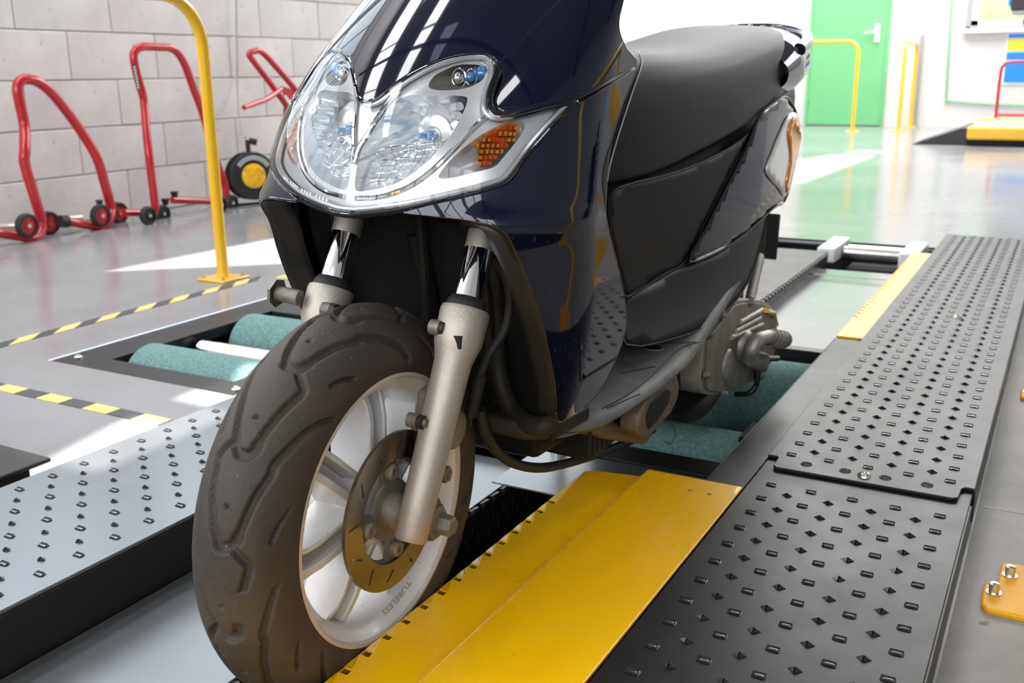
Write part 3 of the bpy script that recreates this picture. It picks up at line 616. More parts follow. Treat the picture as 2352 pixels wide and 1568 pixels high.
# far bench at the right edge
fb = thing('lift_bench', 'low yellow-edged lift platform with a black wedge ramp at the right', 'lift', (0, 0, 0))
MB().prism([(-1.24, 0), (-.80, 0), (-.80, .145), (-.85, .145)], 9.45, 10.3, lambda u, v, w: (u, w, v)).build('wedge_ramp', 'dark', fb)
MB().box(-.79, 1.2, 9.4, 10.5, 0, .055).build('base', 'black', fb, smooth=False)
MB().box(-.80, 1.2, 9.36, 9.46, .055, .165).build('yellow_edge', 'yelrail', fb, bevel=.02)
MB().box(-.78, 1.2, 9.46, 10.5, .13, .165).build('platform', 'grey', fb, smooth=False)
MB().box(-.80, 1.2, 10.4, 10.5, .13, .185).build('yellow_edge', 'yelrail', fb, bevel=.01)
hr = thing('red_rail', 'thin red tube rail standing on the yellow-edged platform', 'rail', (-.66, 10.45, .187))
MB().tube(crv([(0, 0, 0), (0, 0, .40), (.02, 0, .47), (.09, 0, .50), (.5, 0, .50), (1.0, 0, .50)], 4), .014, 10).build('hoop', 'red', hr); MB().cyl((0, 0, .03), (1.0, 0, .03), .014, 10).build('lower_bar', 'red', hr)
# things on the right, outside the frame, that the bodywork mirrors
tc_ = thing('tool_cabinet', 'black tool cabinet against the right wall, outside the frame', 'cabinet', (3.1, 6.2, 0))
MB().box(-.25, .3, -.45, .45, .08, .95).build('body', 'dark', tc_, bevel=.01)
for k in range(5): dd = MB().box(-.265, -.25, -.42, .42, .12 + .16 * k, .26 + .16 * k).build('drawer', 'dark', tc_, bevel=.004); MB().cyl((-.285, -.3, .23 + .16 * k), (-.285, .3, .23 + .16 * k), .008, 8).build('drawer_handle', 'zinc', dd)
MB().box(-.1, .1, -.1, .1, .95, 1.3).build('monitor', 'dark', tc_, bevel=.01)
bs = MB().box(3.43, 3.445, 7.6, 8.2, 1.3, 1.75).build('blue_notice', 'blue', smooth=False, bevel=.002); tag(bs, 'blue notice board high on the right wall, outside the frame', 'notice')

# ================================================================ THE SCOOTER (local axes: x to its left side, y to its rear, z up)
SCOOT = thing('motor_scooter', 'dark blue scooter with clear twin headlight and white front wheel on the test lane', 'scooter', tuple(CAMP + (BO - CAMP) * 1.04), (0, LEAN, 0))
SCOOT.scale = (1.04, 1.04, 1.04)
def smooth_tab(zs, vs, n=9):
    P = np.array(crv(list(zip(zs, vs)), n)); return P[:, 0], P[:, 1]
ZA, VA = smooth_tab([.10, .20, .26, .30, .36, .42, .48, .55, .62, .68, .75, .85, .95, 1.1], [.135, .148, .160, .170, .184, .195, .200, .200, .193, .181, .168, .150, .135, .12])
ZC, VC = smooth_tab([.10, .20, .26, .30, .36, .42, .48, .53, .576, .60, .635, .66, .685, .737, .80, .88, .98, 1.1], [.10, .065, .045, .032, .014, .003, -.002, -.003, -.001, .012, .039, .060, .084, .142, .215, .31, .43, .57])
BB = .175
PA = np.polyfit(ZA, VA, 6); 
wc = np.where((ZC > .5) & (ZC < .72), 4., 1.); PCf = np.polyfit(ZC, VC, 8, w=wc)
def fa(z): return np.polyval(PA, np.clip(z, .12, 1.08))
def fc(z): return np.polyval(PCf, np.clip(z, .12, 1.08))
def bulge(t, z):
    # raised blade under the lamp and soft side fluting
    at = abs(t)
    g = .011 * math.exp(-((z - .520) / .018) ** 2) * math.exp(-((at - 1.0) / .45) ** 2)
    return g
def shell(t, z, off=0.):
    A = fa(z); s = 1 if t >= 0 else -1; at = abs(t); off = off - bulge(t, z)
    if at <= PI / 2:
        nx, ny = math.sin(at) / A, -math.cos(at) / BB; q = math.hypot(nx, ny); nx /= q; ny /= q
        x = A * math.sin(at); y = fc(z) + BB * (1 - math.cos(at))
    else: nx, ny = 1, 0; x = A; y = fc(z) + BB + (at - PI / 2) * .2
    return (s * (x - off * nx), y - off * ny, z)
def hit(P, F):
    i = np.where(F < 0)[0]
    if not len(i) or i[0] == 0: return P[np.argmin(F)]
    i = i[0]; q = F[i - 1] / (F[i - 1] - F[i]); return P[i - 1] * (1 - q) + P[i] * q
def px_shell(px, py):
    r = RL.T @ ray(px, py); t = np.arange(.55, 2.2, .0008); P = CL + t[:, None] * r
    A = fa(P[:, 2]); d = fc(P[:, 2]) + BB - P[:, 1]
    F = (P[:, 0] / A) ** 2 + (np.maximum(d, 0) / BB) ** 2 - 1
    p = hit(P, F)
    a = fa(p[2]); dd = fc(p[2]) + BB - p[1]
    if dd > 0: tt = math.atan2(p[0] / a, dd / BB)
    else: tt = PI / 2 + (-dd) / .2
    return (tt, p[2])
US = .19
def U(tz): return (tz[0] * US, tz[1])
def S3(u, v, off=0.): return shell(u / US, v, off)
def trace(pts, n=4, closed=False): return [U(px_shell(*p)) for p in crv(pts, n, closed)]
def sym(half):      # half outline on the visible side, first and last point on the centre line
    h = list(half); h[0] = (0., h[0][1]); h[-1] = (0., h[-1][1]); return h + [(-u, v) for u, v in h[-2:0:-1]]
def nrm(u, v, off):
    e = .0012; a = np.array(S3(u + e, v, off)) - np.array(S3(u - e, v, off)); b = np.array(S3(u, v + e, off)) - np.array(S3(u, v - e, off))
    n = np.cross(a, b); return n / (np.linalg.norm(n) + 1e-12)
def finish(o, nr, flip=False):
    me = o.data; me.shade_smooth(); me.normals_split_custom_set_from_vertices([tuple(q) for q in nr])
def panel(name, loop, mat, off=0., th=.003, step=.009, holes=[], lip=.0015, lipmat=None, parent=SCOOT, label=None):
    v, f = patch(loop, holes, lambda a, b: (a, b), step)
    N = [nrm(a, b, off) for a, b in v]; P = [S3(a, b, off) for a, b in v]
    c = np.mean(P, 0); s = sum(float(np.dot(n, np.array(p) - [0, .35, p[2]])) for n, p in zip(N, P)); N = [n if s > 0 else -n for n in N]
    # orient faces with the outward normal
    out = []
    for t in f:
        a, b, d = (np.array(P[i]) for i in t); out.append(t if np.dot(np.cross(b - a, d - a), N[t[0]]) > 0 else t[::-1])
    k = len(P); mb = MB(); mb.add(P + [tuple(np.array(p) - n * th) for p, n in zip(P, N)], out + [tuple(k + i for i in t[::-1]) for t in out])
    o = mb.build(name, mat, parent, fixn=False, angle=0, label=label)
    finish(o, N + [-n for n in N])
    if lip:
        MB().tube([np.array(S3(a, b_, off)) - nrm(a, b_, off) * (th * .5) * (1 if s > 0 else -1) for a, b_ in loop], th * .62, 8, closed=True).build('panel_edge', lipmat or mat, o)
    return o
def mirror(loop): return [(-u, v) for u, v in loop][::-1]

# ---- nose panel (between and above the lamps)
top_tz = [(0, .98)]
nose_h = [(0., px_shell(848, 231)[1])] + trace([(852, 229), (868, 220), (905, 192), (950, 162), (1000, 138), (1050, 124), (1100, 119), (1130, 125), (1147, 140), (1160, 128), (1185, 103), (1235, 52), (1285, 0), (1370, -95), (1430, -160)], 4) + [(0., .93)]
panel('nose_panel', sym(nose_h), 'navy')
# ---- lens outline
lens_h = [(0., px_shell(790, 487)[1])] + trace([(806, 488), (870, 482), (950, 470), (1050, 448), (1115, 432), (1158, 418), (1180, 398), (1215, 352), (1262, 298), (1322, 237), (1316, 232), (1262, 243), (1205, 258), (1160, 268), (1132, 264), (1118, 245), (1122, 208), (1136, 170), (1133, 140), (1108, 126), (1060, 128), (1005, 143), (950, 168), (905, 197), (870, 224), (853, 233)], 4) + [(0., px_shell(845, 236)[1])]
LENS = sym(lens_h)
def shrink(loop, d):
    P = np.array(loop); n = len(P); area_ = .5 * np.sum(P[:, 0] * np.roll(P[:, 1], -1) - np.roll(P[:, 0], -1) * P[:, 1]); s = 1 if area_ > 0 else -1
    T = np.roll(P, -2, 0) - np.roll(P, 2, 0); T /= (np.linalg.norm(T, axis=1)[:, None] + 1e-9); return [tuple(p) for p in P + s * d * np.stack([-T[:, 1], T[:, 0]], 1)]
HL = panel('headlight', shrink(LENS, .0005), 'lampsilver', .016, 0, .008, lip=0, holes=[], label='clear twin-lobed headlight unit with silver inside') if 0 else None
# holes for reflector bowls, position lamps and indicators (visible side)
bowl_r = trace([(800, 252), (872, 236), (900, 222), (985, 221), (1062, 222), (1072, 236), (1055, 275), (1030, 315), (995, 355), (945, 398), (890, 428), (830, 441), (775, 441), (783, 376), (800, 345), (840, 292)], 3, True)
bowl_r = trace([(905, 225), (985, 221), (1062, 222), (1072, 236), (1055, 275), (1030, 315), (995, 355), (945, 398), (890, 428), (835, 440), (800, 442), (795, 420), (797, 380), (815, 345), (850, 285)], 3, True)
bowl_r = [(max(u, .0035), v) for u, v in bowl_r]
pos_r = trace([(975, 200), (985, 178), (1010, 163), (1045, 150), (1080, 148), (1108, 152), (1116, 168), (1108, 185), (1080, 200), (1045, 207), (1000, 208)], 3, True)
ind_r = trace([(1003, 412), (1015, 390), (1050, 355), (1100, 318), (1150, 292), (1195, 278), (1215, 285), (1216, 300), (1195, 330), (1165, 365), (1140, 388), (1090, 400), (1040, 412)], 3, True)
holes = []
for s in (1, -1):
    for h in (bowl_r, pos_r, ind_r): holes.append([(s * u, v) for u, v in h])
HO = .014
head = bpy.data.objects.new('headlight', None); COL.objects.link(head); head.parent = SCOOT; head['label'] = 'clear twin-lobed headlight unit with silver reflectors'
v, f = patch(shrink(LENS, .002), holes, lambda a, b: S3(a, b, HO), .008)
MB().add(v, f).build('lamp_housing', 'lampsilver', head, angle=60)
MB().tube([S3(a, b, .008) for a, b in shrink(LENS, .002)], .003, 8, closed=True).build('lamp_rim', 'lampsilver', head)
def bowl(name, loop, depth, cen, mat, rings=9, pw=.55, flat=False, off=HO, par=None, jit=0.):
    """cup pressed inwards from an outline; cen is the (u, v) of its apex"""
    n = len(loop); b = MB(); base = [np.array(S3(u, v, off)) for u, v in loop]; c0 = np.array(S3(cen[0], cen[1], off)); ap = c0 + np.array([0, depth, 0])
    vs = []
    for k in range(rings + 1):
        q = k / rings; sh = 1 - q
        for p in base:
            m = c0 + (p - c0) * (1 - q * .995); dpt = depth * (1 - (1 - q) ** 2) ** max(pw, .8)
            m = m + np.array([0, dpt + (random.uniform(-jit, jit) if k else 0), 0])
            vs.append(m)
    fs = [(k * n + j, k * n + (j + 1) % n, (k + 1) * n + (j + 1) % n, (k + 1) * n + j) for k in range(rings) for j in range(n)]
    return b.add(vs, fs).build(name, mat, par or head, smooth=not flat, angle=70)
BULB = U(px_shell(925, 318))
for s in (1, -1):
    bl = [(s * u, v) for u, v in bowl_r]; c = (s * BULB[0], BULB[1])
    r_ = bowl('reflector', bl, .062, c, 'reflector', 10, flat=True, jit=.0016)
    # fluted side facets and pressed grid in the lower half
    cc = np.array(S3(c[0], c[1], HO)) + [0, .058, 0]
    MB().mat('lampsilver').lathe(cc, (0, -1, 0), [(-.002, .032), (.004, .029), (.004, .022), (.009, .0205), (.011, .016), (.011, 0)], 36).build('bulb_collar', None, head)
    bb = MB().mat('zinc').lathe(cc, (0, -1, 0), [(0, .0095), (.008, .0095), (.008, .008), (.012, .008), (.012, .0088), (.014, .0088), (.014, .006)], 24)
    bb.mat('bulbg').lathe(cc, (0, -1, 0), [(.014, .0058), (.023, .0058), (.026, .0048), (.027, .0032), (.037, .003), (.039, .002), (.040, 0)], 20)
    bb.build('bulb', None, head, label='blue tinted bulb with a metal collar')
    g = MB(); cu = c[0]; V0 = BULB[1]
    for i in range(9):
        u0 = s * (.010 + i * .0095)
        pp = []
        for k in range(8):
            vv = V0 - .012 - k * .0058 + .012 * (i / 9) ; uu = u0 + s * .001 * k
            if inpoly([(uu, vv)], bl)[0] and segdist([(uu, vv)], bl)[0] > .003:
                e = segdist([(uu, vv)], bl)[0]; q = S3(uu, vv, HO); pp.append((q[0], q[1] + min(.045, .010 + e * 1.6), q[2]))
        if len(pp) > 1: g.tube(pp, .0007, 5)
    for k in range(7):
        pp = []
        for i in range(12):
            uu = s * (.008 + i * .0078); vv = V0 - .014 - k * .0062 + .012 * (i / 12)
            if inpoly([(uu, vv)], bl)[0] and segdist([(uu, vv)], bl)[0] > .003:
                e = segdist([(uu, vv)], bl)[0]; q = S3(uu, vv, HO); pp.append((q[0], q[1] + min(.045, .010 + e * 1.6), q[2]))
        if len(pp) > 1: g.tube(pp, .0007, 5)
    if g.v: g.build('reflector_grid', 'chrome', head)
    for k in range(4):       # ribs on the outer flank of the bowl
        a = U(px_shell(1000 + 4 * k, 255 + 22 * k)); b_ = U(px_shell(1046 - 4 * k, 246 + 22 * k))
        A1 = S3(s * a[0], a[1], HO); B1 = S3(s * b_[0], b_[1], HO)
        MB().tube([(A1[0], A1[1] + .026, A1[2]), ((A1[0] + B1[0]) / 2, (A1[1] + B1[1]) / 2 + .016, (A1[2] + B1[2]) / 2), (B1[0], B1[1] + .006, B1[2])], [.0045, .006, .0045], 10).build('flute', 'reflector', head)
    pl = [(s * u, v) for u, v in pos_r]; pc = U(px_shell(1060, 180))
    bowl('position_lamp_cup', pl, .026, (s * pc[0], pc[1]), 'castd', 6)
    for pxy, r1, mt, nm in (((1096, 170), .0085, 'blueg', 'blue_bulb'), ((1066, 178), .0055, 'blueg', 'blue_bulb'), ((1036, 180), .0065, 'chrome', 'small_bulb')):
        q = U(px_shell(*pxy)); Q = np.array(S3(s * q[0], q[1], HO)) + [0, .010, 0]
        MB().lathe(Q, (0, -1, 0), [(-.008, r1 * .8), (0, r1), (r1 * .6, r1 * .85), (r1, r1 * .4), (r1 * 1.08, 0)], 16).build(nm, mt, head)
        MB().tube([Q + np.array([math.cos(a) * r1 * 1.25, .001, math.sin(a) * r1 * 1.45]) for a in np.linspace(0, 2 * PI, 20, endpoint=False)], .0009, 6, closed=True).build('bulb_ring', 'chrome', head)
    il = [(s * u, v) for u, v in ind_r]; ic = U(px_shell(1120, 350))
    bowl('indicator_cup', il, .022, (s * ic[0], ic[1]), 'reflector', 5, flat=True)
    amb = trace([(1105, 385), (1100, 350), (1095, 330), (1135, 303), (1180, 287), (1200, 290), (1205, 302), (1185, 330), (1160, 360), (1140, 378)], 2, True)
    al = [(s * u, v) for u, v in amb]
    # faceted amber body: stepped blocks over the outline
    g = MB(); A_ = np.array(al); u0, v0 = A_.min(0); u1, v1 = A_.max(0); st = .0055
    rnd = random.Random(5)
    for i in range(int((u1 - u0) / st) + 1):
        for j in range(int((v1 - v0) / st) + 1):
            cu, cv = u0 + (i + .5) * st, v0 + (j + .5) * st
            if not inpoly([(cu, cv)], al)[0]: continue
            h = rnd.uniform(.0005, .007); o4 = [(-.5, -.5), (.5, -.5), (.5, .5), (-.5, .5)]
            lo = [S3(cu + a * st, cv + b * st, HO + .004) for a, b in o4]; hi = [S3(cu + a * st * .55, cv + b * st * .6, HO + .003 - h) for a, b in o4]
            g.add(lo + hi, [(4, 5, 6, 7), (0, 1, 5, 4), (1, 2, 6, 5), (2, 3, 7, 6), (3, 0, 4, 7)])
    g.build('indicator_lens', 'amberb', head, smooth=False, label='orange faceted indicator')
    v, f = patch(al, [], lambda a, b: S3(a, b, HO - .001), .006); MB().add(v, f).build('indicator_cover', 'amber', head)
    # chrome bridge strip between bowl and indicator
    st_ = trace([(1130, 262), (1085, 300), (1040, 345), (990, 392), (930, 432), (860, 455), (800, 458)], 4)
    MB().tube([S3(s * u, v, HO - .001) for u, v in st_], .0028, 8).build('bezel_strip', 'chrome', head)
dv = trace([(905, 212), (880, 235), (850, 275), (815, 330), (790, 368)], 4)
for s in (1, -1): MB().tube([S3(s * max(u, .002), v, HO - .003) for u, v in dv] + [S3(0, px_shell(782, 376)[1], HO - .003)], .0022, 8).build('centre_rib', 'chrome', head)
v, f = patch(LENS, [], lambda a, b: S3(a, b, -.0005), .008)
MB().add(v, f).build('headlight_lens', 'clear', head, angle=80, label='clear polycarbonate lens')
MB().tube([S3(a, b, .001) for a, b in LENS], .0018, 8, closed=True).build('lens_edge', 'clear', head)
MB().tube([S3(a, b, .006) for a, b in shrink(LENS, -.0035)], .0036, 8, closed=True).build('lamp_seal', 'blackp', SCOOT)
# embossed marks along the lower lens edge
mk = trace([(700, 430), (1000, 455)], 1)
b = MB()
low = trace([(820, 472), (880, 466), (940, 455), (1000, 442)], 6)
for i, (u, vv) in enumerate(low[:-1]):
    for s in (1, -1):
        if i % 5 == 4: continue
        w = .0010; b.add([S3(s * u - w, vv + .001, -.0012), S3(s * u + w, vv + .001, -.0012), S3(s * u + w, vv + .004, -.0012), S3(s * u - w, vv + .004, -.0012)], [(0, 1, 2, 3)])
b.build('lens_marking', 'lampsilver', head, smooth=False)

# ---- upper side panels and lower side fairings
up = trace([(1290, 0), (1240, 52), (1190, 103), (1164, 130), (1152, 143), (1158, 172), (1150, 205), (1139, 232), (1150, 250), (1175, 252), (1230, 240), (1290, 226), (1330, 217), (1345, 212), (1400, 180), (1462, 147), (1440, 112), (1425, 78), (1422, 45), (1432, 0), (1445, -60), (1462, -120), (1436, -165), (1374, -98)], 3, True)
lo = trace([(1462, 160), (1420, 185), (1350, 228), (1322, 244), (1262, 305), (1215, 360), (1186, 404), (1165, 424), (1115, 440), (1050, 456), (985, 470), (930, 484), (935, 489), (990, 494), (1060, 500), (1120, 510), (1155, 530), (1180, 570), (1205, 620), (1228, 680), (1250, 750), (1268, 825), (1280, 890), (1284, 962), (1300, 964), (1350, 930), (1385, 890), (1408, 845), (1430, 790), (1440, 745), (1437, 690), (1424, 625), (1408, 560), (1394, 500), (1388, 455), (1385, 415), (1392, 370), (1412, 305), (1432, 240), (1454, 185)], 3, True)
for s in (1, -1):
    panel('upper_side_panel', up if s == 1 else mirror(up), 'navy')
    panel('side_fairing', lo if s == 1 else mirror(lo), 'navy', .001, step=.008)
# groove strip between them
gr = trace([(1150, 262), (1200, 256), (1262, 240), (1325, 228), (1395, 192), (1462, 152)], 4)
for s in (1, -1): MB().tube([S3(s * u, v, .009) for u, v in gr], .008, 8).build('trim_strip', 'navy_in', SCOOT)
# inner black shell that closes the leg shield
def shellin(t, z, off=.014): return shell(t, z, off)
MB().grid(lambda u, v: shell((-1 + 2 * u) * 1.5, .56 + .36 * v, .098), 40, 12).build('inner_fairing', 'blackp', SCOOT)
for s in (1, -1):
    MB().grid(lambda u, v: shell(s * (1.55 + .22 * u), .27 + .36 * v, .008), 10, 14).build('inner_liner', 'dirtp', SCOOT, solid=.003)
    # lip strip returning inwards along the wheel opening
    ed = trace([(1120, 512), (1155, 532), (1180, 572), (1205, 622), (1228, 682), (1250, 752), (1268, 827), (1280, 892), (1285, 958)], 4)
    n = len(ed)
    MB().grid(lambda u, v: tuple(np.array(S3(s * ed[int(round(u * (n - 1)))][0], ed[int(round(u * (n - 1)))][1], .002)) + np.array([-s * .032 * v, .012 * v, 0])), n - 1, 4).build('inner_lip', 'dirtp', SCOOT, solid=.002)
# wheel-well back wall and bottom of the leg shield
def well(u, v):
    x = -.150 + .30 * u; z = .235 + .32 * v; a = abs(x) / .15
    return (x * (1 if z > .3 else .92), .262 - .05 * v + .012 * math.cos(a * PI * 1.5) - .05 * a * a, z)
MB().grid(well, 30, 14).build('wheel_well', 'blackp', SCOOT, solid=.004)
for x in (-.10, -.045, .045, .10): MB().tube([(x, .235, .25), (x, .215, .35), (x * .9, .19, .52)], .007, 8).build('well_rib', 'dirtp', SCOOT)
b = MB().tube(crv([(.140, .200, .268), (.128, .19, .262), (.085, .21, .262), (.055, .222, .30), (.048, .225, .38), (.055, .205, .47)], 6), .012, 10); b.build('liner_edge', 'dirtp', SCOOT)
b = MB().tube(crv([(-.140, .200, .268), (-.128, .19, .262), (-.085, .21, .262), (-.055, .222, .30), (-.048, .225, .38), (-.055, .205, .47)], 6), .012, 10); b.build('liner_edge', 'dirtp', SCOOT)
MB().prism([(-.13, .22), (-.11, .19), (.11, .19), (.14, .215), (.145, .30), (-.145, .30)], .238, .262).build('lower_liner', 'dirtp', SCOOT, bevel=.006)
MB().prism([(-.09, .26), (.09, .26), (.10, .42), (-.10, .42)], .185, .236).build('under_box', 'blackp', SCOOT, bevel=.008)

# ---- steering parts share a slight turn to the right
ST = math.radians(1.2)
def steer(p): return (p[0] * math.cos(ST) - p[1] * math.sin(ST), p[0] * math.sin(ST) + p[1] * math.cos(ST), p[2])
AZ, RC, RH, RW = .213, .166, .050, .0502
def px_tyre(px, py):
    r = RL.T @ ray(px, py); t = np.arange(.6, 1.6, .0004); P = CL + t[:, None] * r
    P[:, :2] = P[:, :2] @ np.array([[math.cos(ST), -math.sin(ST)], [math.sin(ST), math.cos(ST)]])
    rad = np.hypot(P[:, 1], P[:, 2] - AZ); F = (P[:, 0] / RW) ** 2 + ((rad - RC) / RH) ** 2 - 1
    p = hit(P, F)
    rad = math.hypot(p[1], p[2] - AZ); return (math.atan2(p[2] - AZ, -p[1]), math.atan2(p[0] / RW, (rad - RC) / RH))
r3 = lambda p: (450 + p[0] / 3.92, 680 + p[1] / 3.92); r4 = lambda p: (450 + p[0] / 3.2125, 1080 + p[1] / 3.2125)
STK = [([r3(p) for p in [(360, 1290), (270, 1350), (190, 1460), (180, 1568)]] + [r4(p) for p in [(130, 50), (112, 200), (115, 350), (127, 450), (160, 552)]], .0034),
       ([r4(p) for p in [(160, 555), (180, 572), (225, 576), (270, 560), (300, 520), (310, 492)]], .0046),
       ([r4(p) for p in [(310, 490), (345, 410), (380, 330), (450, 190), (560, 30)]] + [r3(p) for p in [(700, 1530), (850, 1370), (1000, 1230), (1130, 1150), (1250, 1110)]], .0034),
       ([r3(p) for p in [(925, 672), (945, 760), (965, 862), (820, 1000), (700, 1130), (600, 1260), (560, 1330)]], .0034),
       ([r3(p) for p in [(560, 1330), (520, 1400), (440, 1435), (385, 1415)]], .0046),
       ([r3(p) for p in [(385, 1415), (355, 1350), (360, 1220), (400, 1000), (460, 800), (540, 640), (590, 590)]], .0034),
       ([r4(p) for p in [(560, 530), (620, 400), (700, 290)]], .002)]
HOLES = [r4((223, 270)), r3((540, 1085))]
PER = math.radians(48)
TS, PS = .205, .050
strokes = []
for pts, w in STK:
    q = [px_tyre(*p) for p in (crv(pts, 3) if len(pts) > 3 else pts)]; strokes.append((np.array([(a * TS, b * PS) for a, b in q]), w))
hol = [px_tyre(*p) for p in HOLES]
NT, NP = 900, 110
PM = math.radians(111)
th = np.linspace(0, 2 * PI, NT, endpoint=False); ph = np.linspace(-PM, PM, NP + 1)
TT, PP = np.meshgrid(th, ph, indexing='ij')
Tm = np.mod(TT - math.radians(-30), PER * 7.5)      # pattern repeats every 48 degrees
G = np.stack([(TT * TS).ravel(), (PP * PS).ravel()], 1); D = np.zeros(len(G))
t0 = hol[0][0]
for side in (1, -1):
    for k in range(-4, 5):
        for i, (poly, w) in enumerate(strokes):
            if side == -1 and i not in (2, 6): continue
            q = poly.copy(); q[:, 0] += k * PER * TS
            if side == -1: q[:, 1] *= -1; q[:, 0] += PER * .5 * TS; q = q[q[:, 1] < -.018]
            if len(q) < 2: continue
            for wr_ in (-2 * PI, 0, 2 * PI):
                qq = q + [wr_ * TS, 0]
                lo_, hi_ = qq[:, 0].min() - .01, qq[:, 0].max() + .01
                sel = np.where((G[:, 0] > lo_) & (G[:, 0] < hi_))[0]
                if not len(sel): continue
                # keep each repeat inside one turn
                mid = qq[:, 0].mean() / TS
                if not (-.0 <= mid < 2 * PI): continue
                d = segdist(G[sel], qq, False); D[sel] = np.maximum(D[sel], .0058 * np.clip((w * 1.25 - d) / (w * .5), 0, 1))
for k in range(-4, 5):
    for a, b_ in hol:
        m_ = (a + k * PER) % (2 * PI)
        d = np.hypot(G[:, 0] - m_ * TS, G[:, 1] - b_ * PS); D = np.maximum(D, .004 * np.clip((.0026 - d) / .001, 0, 1))
D = D.reshape(TT.shape)
RR_ = RC + (RH - D) * np.cos(PP); XX = (RW - D) * np.sin(PP)
RR_ += .0006 * np.sin(PP * 3) * 0
V = np.stack([XX, -RR_ * np.cos(TT), AZ + RR_ * np.sin(TT)], -1).reshape(-1, 3)
ty = MB(); ii = np.arange(NT)[:, None] * (NP + 1) + np.arange(NP)[None, :]; jj = ((np.arange(NT) + 1) % NT)[:, None] * (NP + 1) + np.arange(NP)[None, :]
ty.v = [steer(p) for p in V]; ty.f = np.stack([ii, jj, jj + 1, ii + 1], -1).reshape(-1, 4).tolist(); ty.m = [0] * len(ty.f)
fw = bpy.data.objects.new('front_wheel', None); COL.objects.link(fw); fw.parent = SCOOT; fw['label'] = 'front wheel with a worn grooved tyre and white cast rim'
ty.build('tyre', 'rubber', fw, angle=0, fixn=True)
def lw(prof, n=96): return MB().lathe((0, 0, AZ), (1, 0, 0), prof, n)
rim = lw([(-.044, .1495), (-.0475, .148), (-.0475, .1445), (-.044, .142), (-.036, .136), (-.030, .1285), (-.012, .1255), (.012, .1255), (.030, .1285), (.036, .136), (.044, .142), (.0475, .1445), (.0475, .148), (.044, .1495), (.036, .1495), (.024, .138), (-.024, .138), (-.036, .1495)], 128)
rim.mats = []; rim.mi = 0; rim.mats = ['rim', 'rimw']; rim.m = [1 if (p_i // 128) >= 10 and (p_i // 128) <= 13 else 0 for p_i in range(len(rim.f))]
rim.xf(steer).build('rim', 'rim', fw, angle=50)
hub = lw([(-.034, 0), (-.034, .034), (-.012, .042), (.012, .046), (.030, .044), (.038, .036), (.038, 0)], 48); hub.xf(steer).build('hub', 'rim', fw)
for k in range(7):
    a = math.radians(94.5 - 360 / 7 * k); er = np.array([0, -math.cos(a), math.sin(a)]); et = np.array([0, math.sin(a), math.cos(a)])
    def place(r, t_, x): p = er * r + et * t_; return (x, p[1], p[2] + AZ)
    b = MB()
    def bar(t0_, t1_, x0, x1, wf=1.0, r0=.036, r1=.1265):
        n = 6; rows = []
        for i in range(n + 1):
            q = i / n; r = r0 + (r1 - r0) * q; fl = 1 + .22 * max(0, (q - .8) / .2) ** 2 + .25 * max(0, (.2 - q) / .2) ** 2; xf_ = x1 + .004 * (1 - q) - (.008 * max(0, q - .75) / .25)
            rows += [place(r, t0_ * fl, x0), place(r, t1_ * fl, x0), place(r, t1_ * fl, xf_), place(r, t0_ * fl, xf_)]
        fs = [(i * 4 + j, i * 4 + (j + 1) % 4, (i + 1) * 4 + (j + 1) % 4, (i + 1) * 4 + j) for i in range(n) for j in range(4)] + [(0, 1, 2, 3), (4 * n + 3, 4 * n + 2, 4 * n + 1, 4 * n)]
        b.add(rows, fs)
    bar(-.0165, -.0075, -.020, .029); bar(-.0075, .0095, -.018, .004); bar(.0095, .0155, -.020, .029)
    b.xf(steer).build('spoke', 'rim', fw, bevel=.0018, angle=50)
# brake disc
def ring(r0, r1, holes_, x0, th_, name, mat, par, n=96, step=.006):
    lp = [(r1 * math.cos(2 * PI * i / n), r1 * math.sin(2 * PI * i / n)) for i in range(n)]
    hs = [[(r0 * math.cos(2 * PI * i / 60), r0 * math.sin(2 * PI * i / 60)) for i in range(60)]] + holes_
    v_, f_ = patch(lp, hs, lambda u, w: steer((x0, -u, AZ + w)), step)
    return MB().add(v_, f_).build(name, mat, par, smooth=False, solid=th_, fixn=True)
sl = []
for i in range(12):
    a = 2 * PI * i / 12 + .15; c = np.array([.073 * math.cos(a), .073 * math.sin(a)]); d = a + (.75 if i % 2 else -.2); e = np.array([math.cos(d), math.sin(d)]); n_ = np.array([-e[1], e[0]])
    sl.append([tuple(c + e * x_ * .0085 + n_ * y_ * .0013) for x_, y_ in [(-1, -.5), (-.93, -1), (.93, -1), (1, -.5), (1, .5), (.93, 1), (-.93, 1), (-1, .5)]])
dk = ring(.058, .0875, sl, .0545, .004, 'brake_disc', 'disc', fw)
cw = []
for i in range(4):
    a0_ = math.radians(90 * i + 12); a1_ = math.radians(90 * i + 70)
    cw.append([(.055 * math.cos(t_), .055 * math.sin(t_)) for t_ in np.linspace(a0_, a1_, 10)] + [(.034 * math.cos(t_), .034 * math.sin(t_)) for t_ in np.linspace(a1_, a0_, 8)])
ring(.020, .0615, cw, .050, .0045, 'disc_carrier', 'castd', fw)
for i in range(4):
    a = math.radians(90 * i + 86); c = steer((.046, -.046 * math.cos(a), AZ + .046 * math.sin(a)))
    MB().lathe(c, (1, 0, 0), [(0, .0095), (.010, .009), (.012, .007), (.012, .0035), (.009, .003), (.009, 0)], 20).build('disc_bolt', 'castd', fw)
lw([(.036, .022), (.060, .020), (.066, .014), (.070, .010)], 30).xf(steer).build('axle_spacer', 'castd', fw)
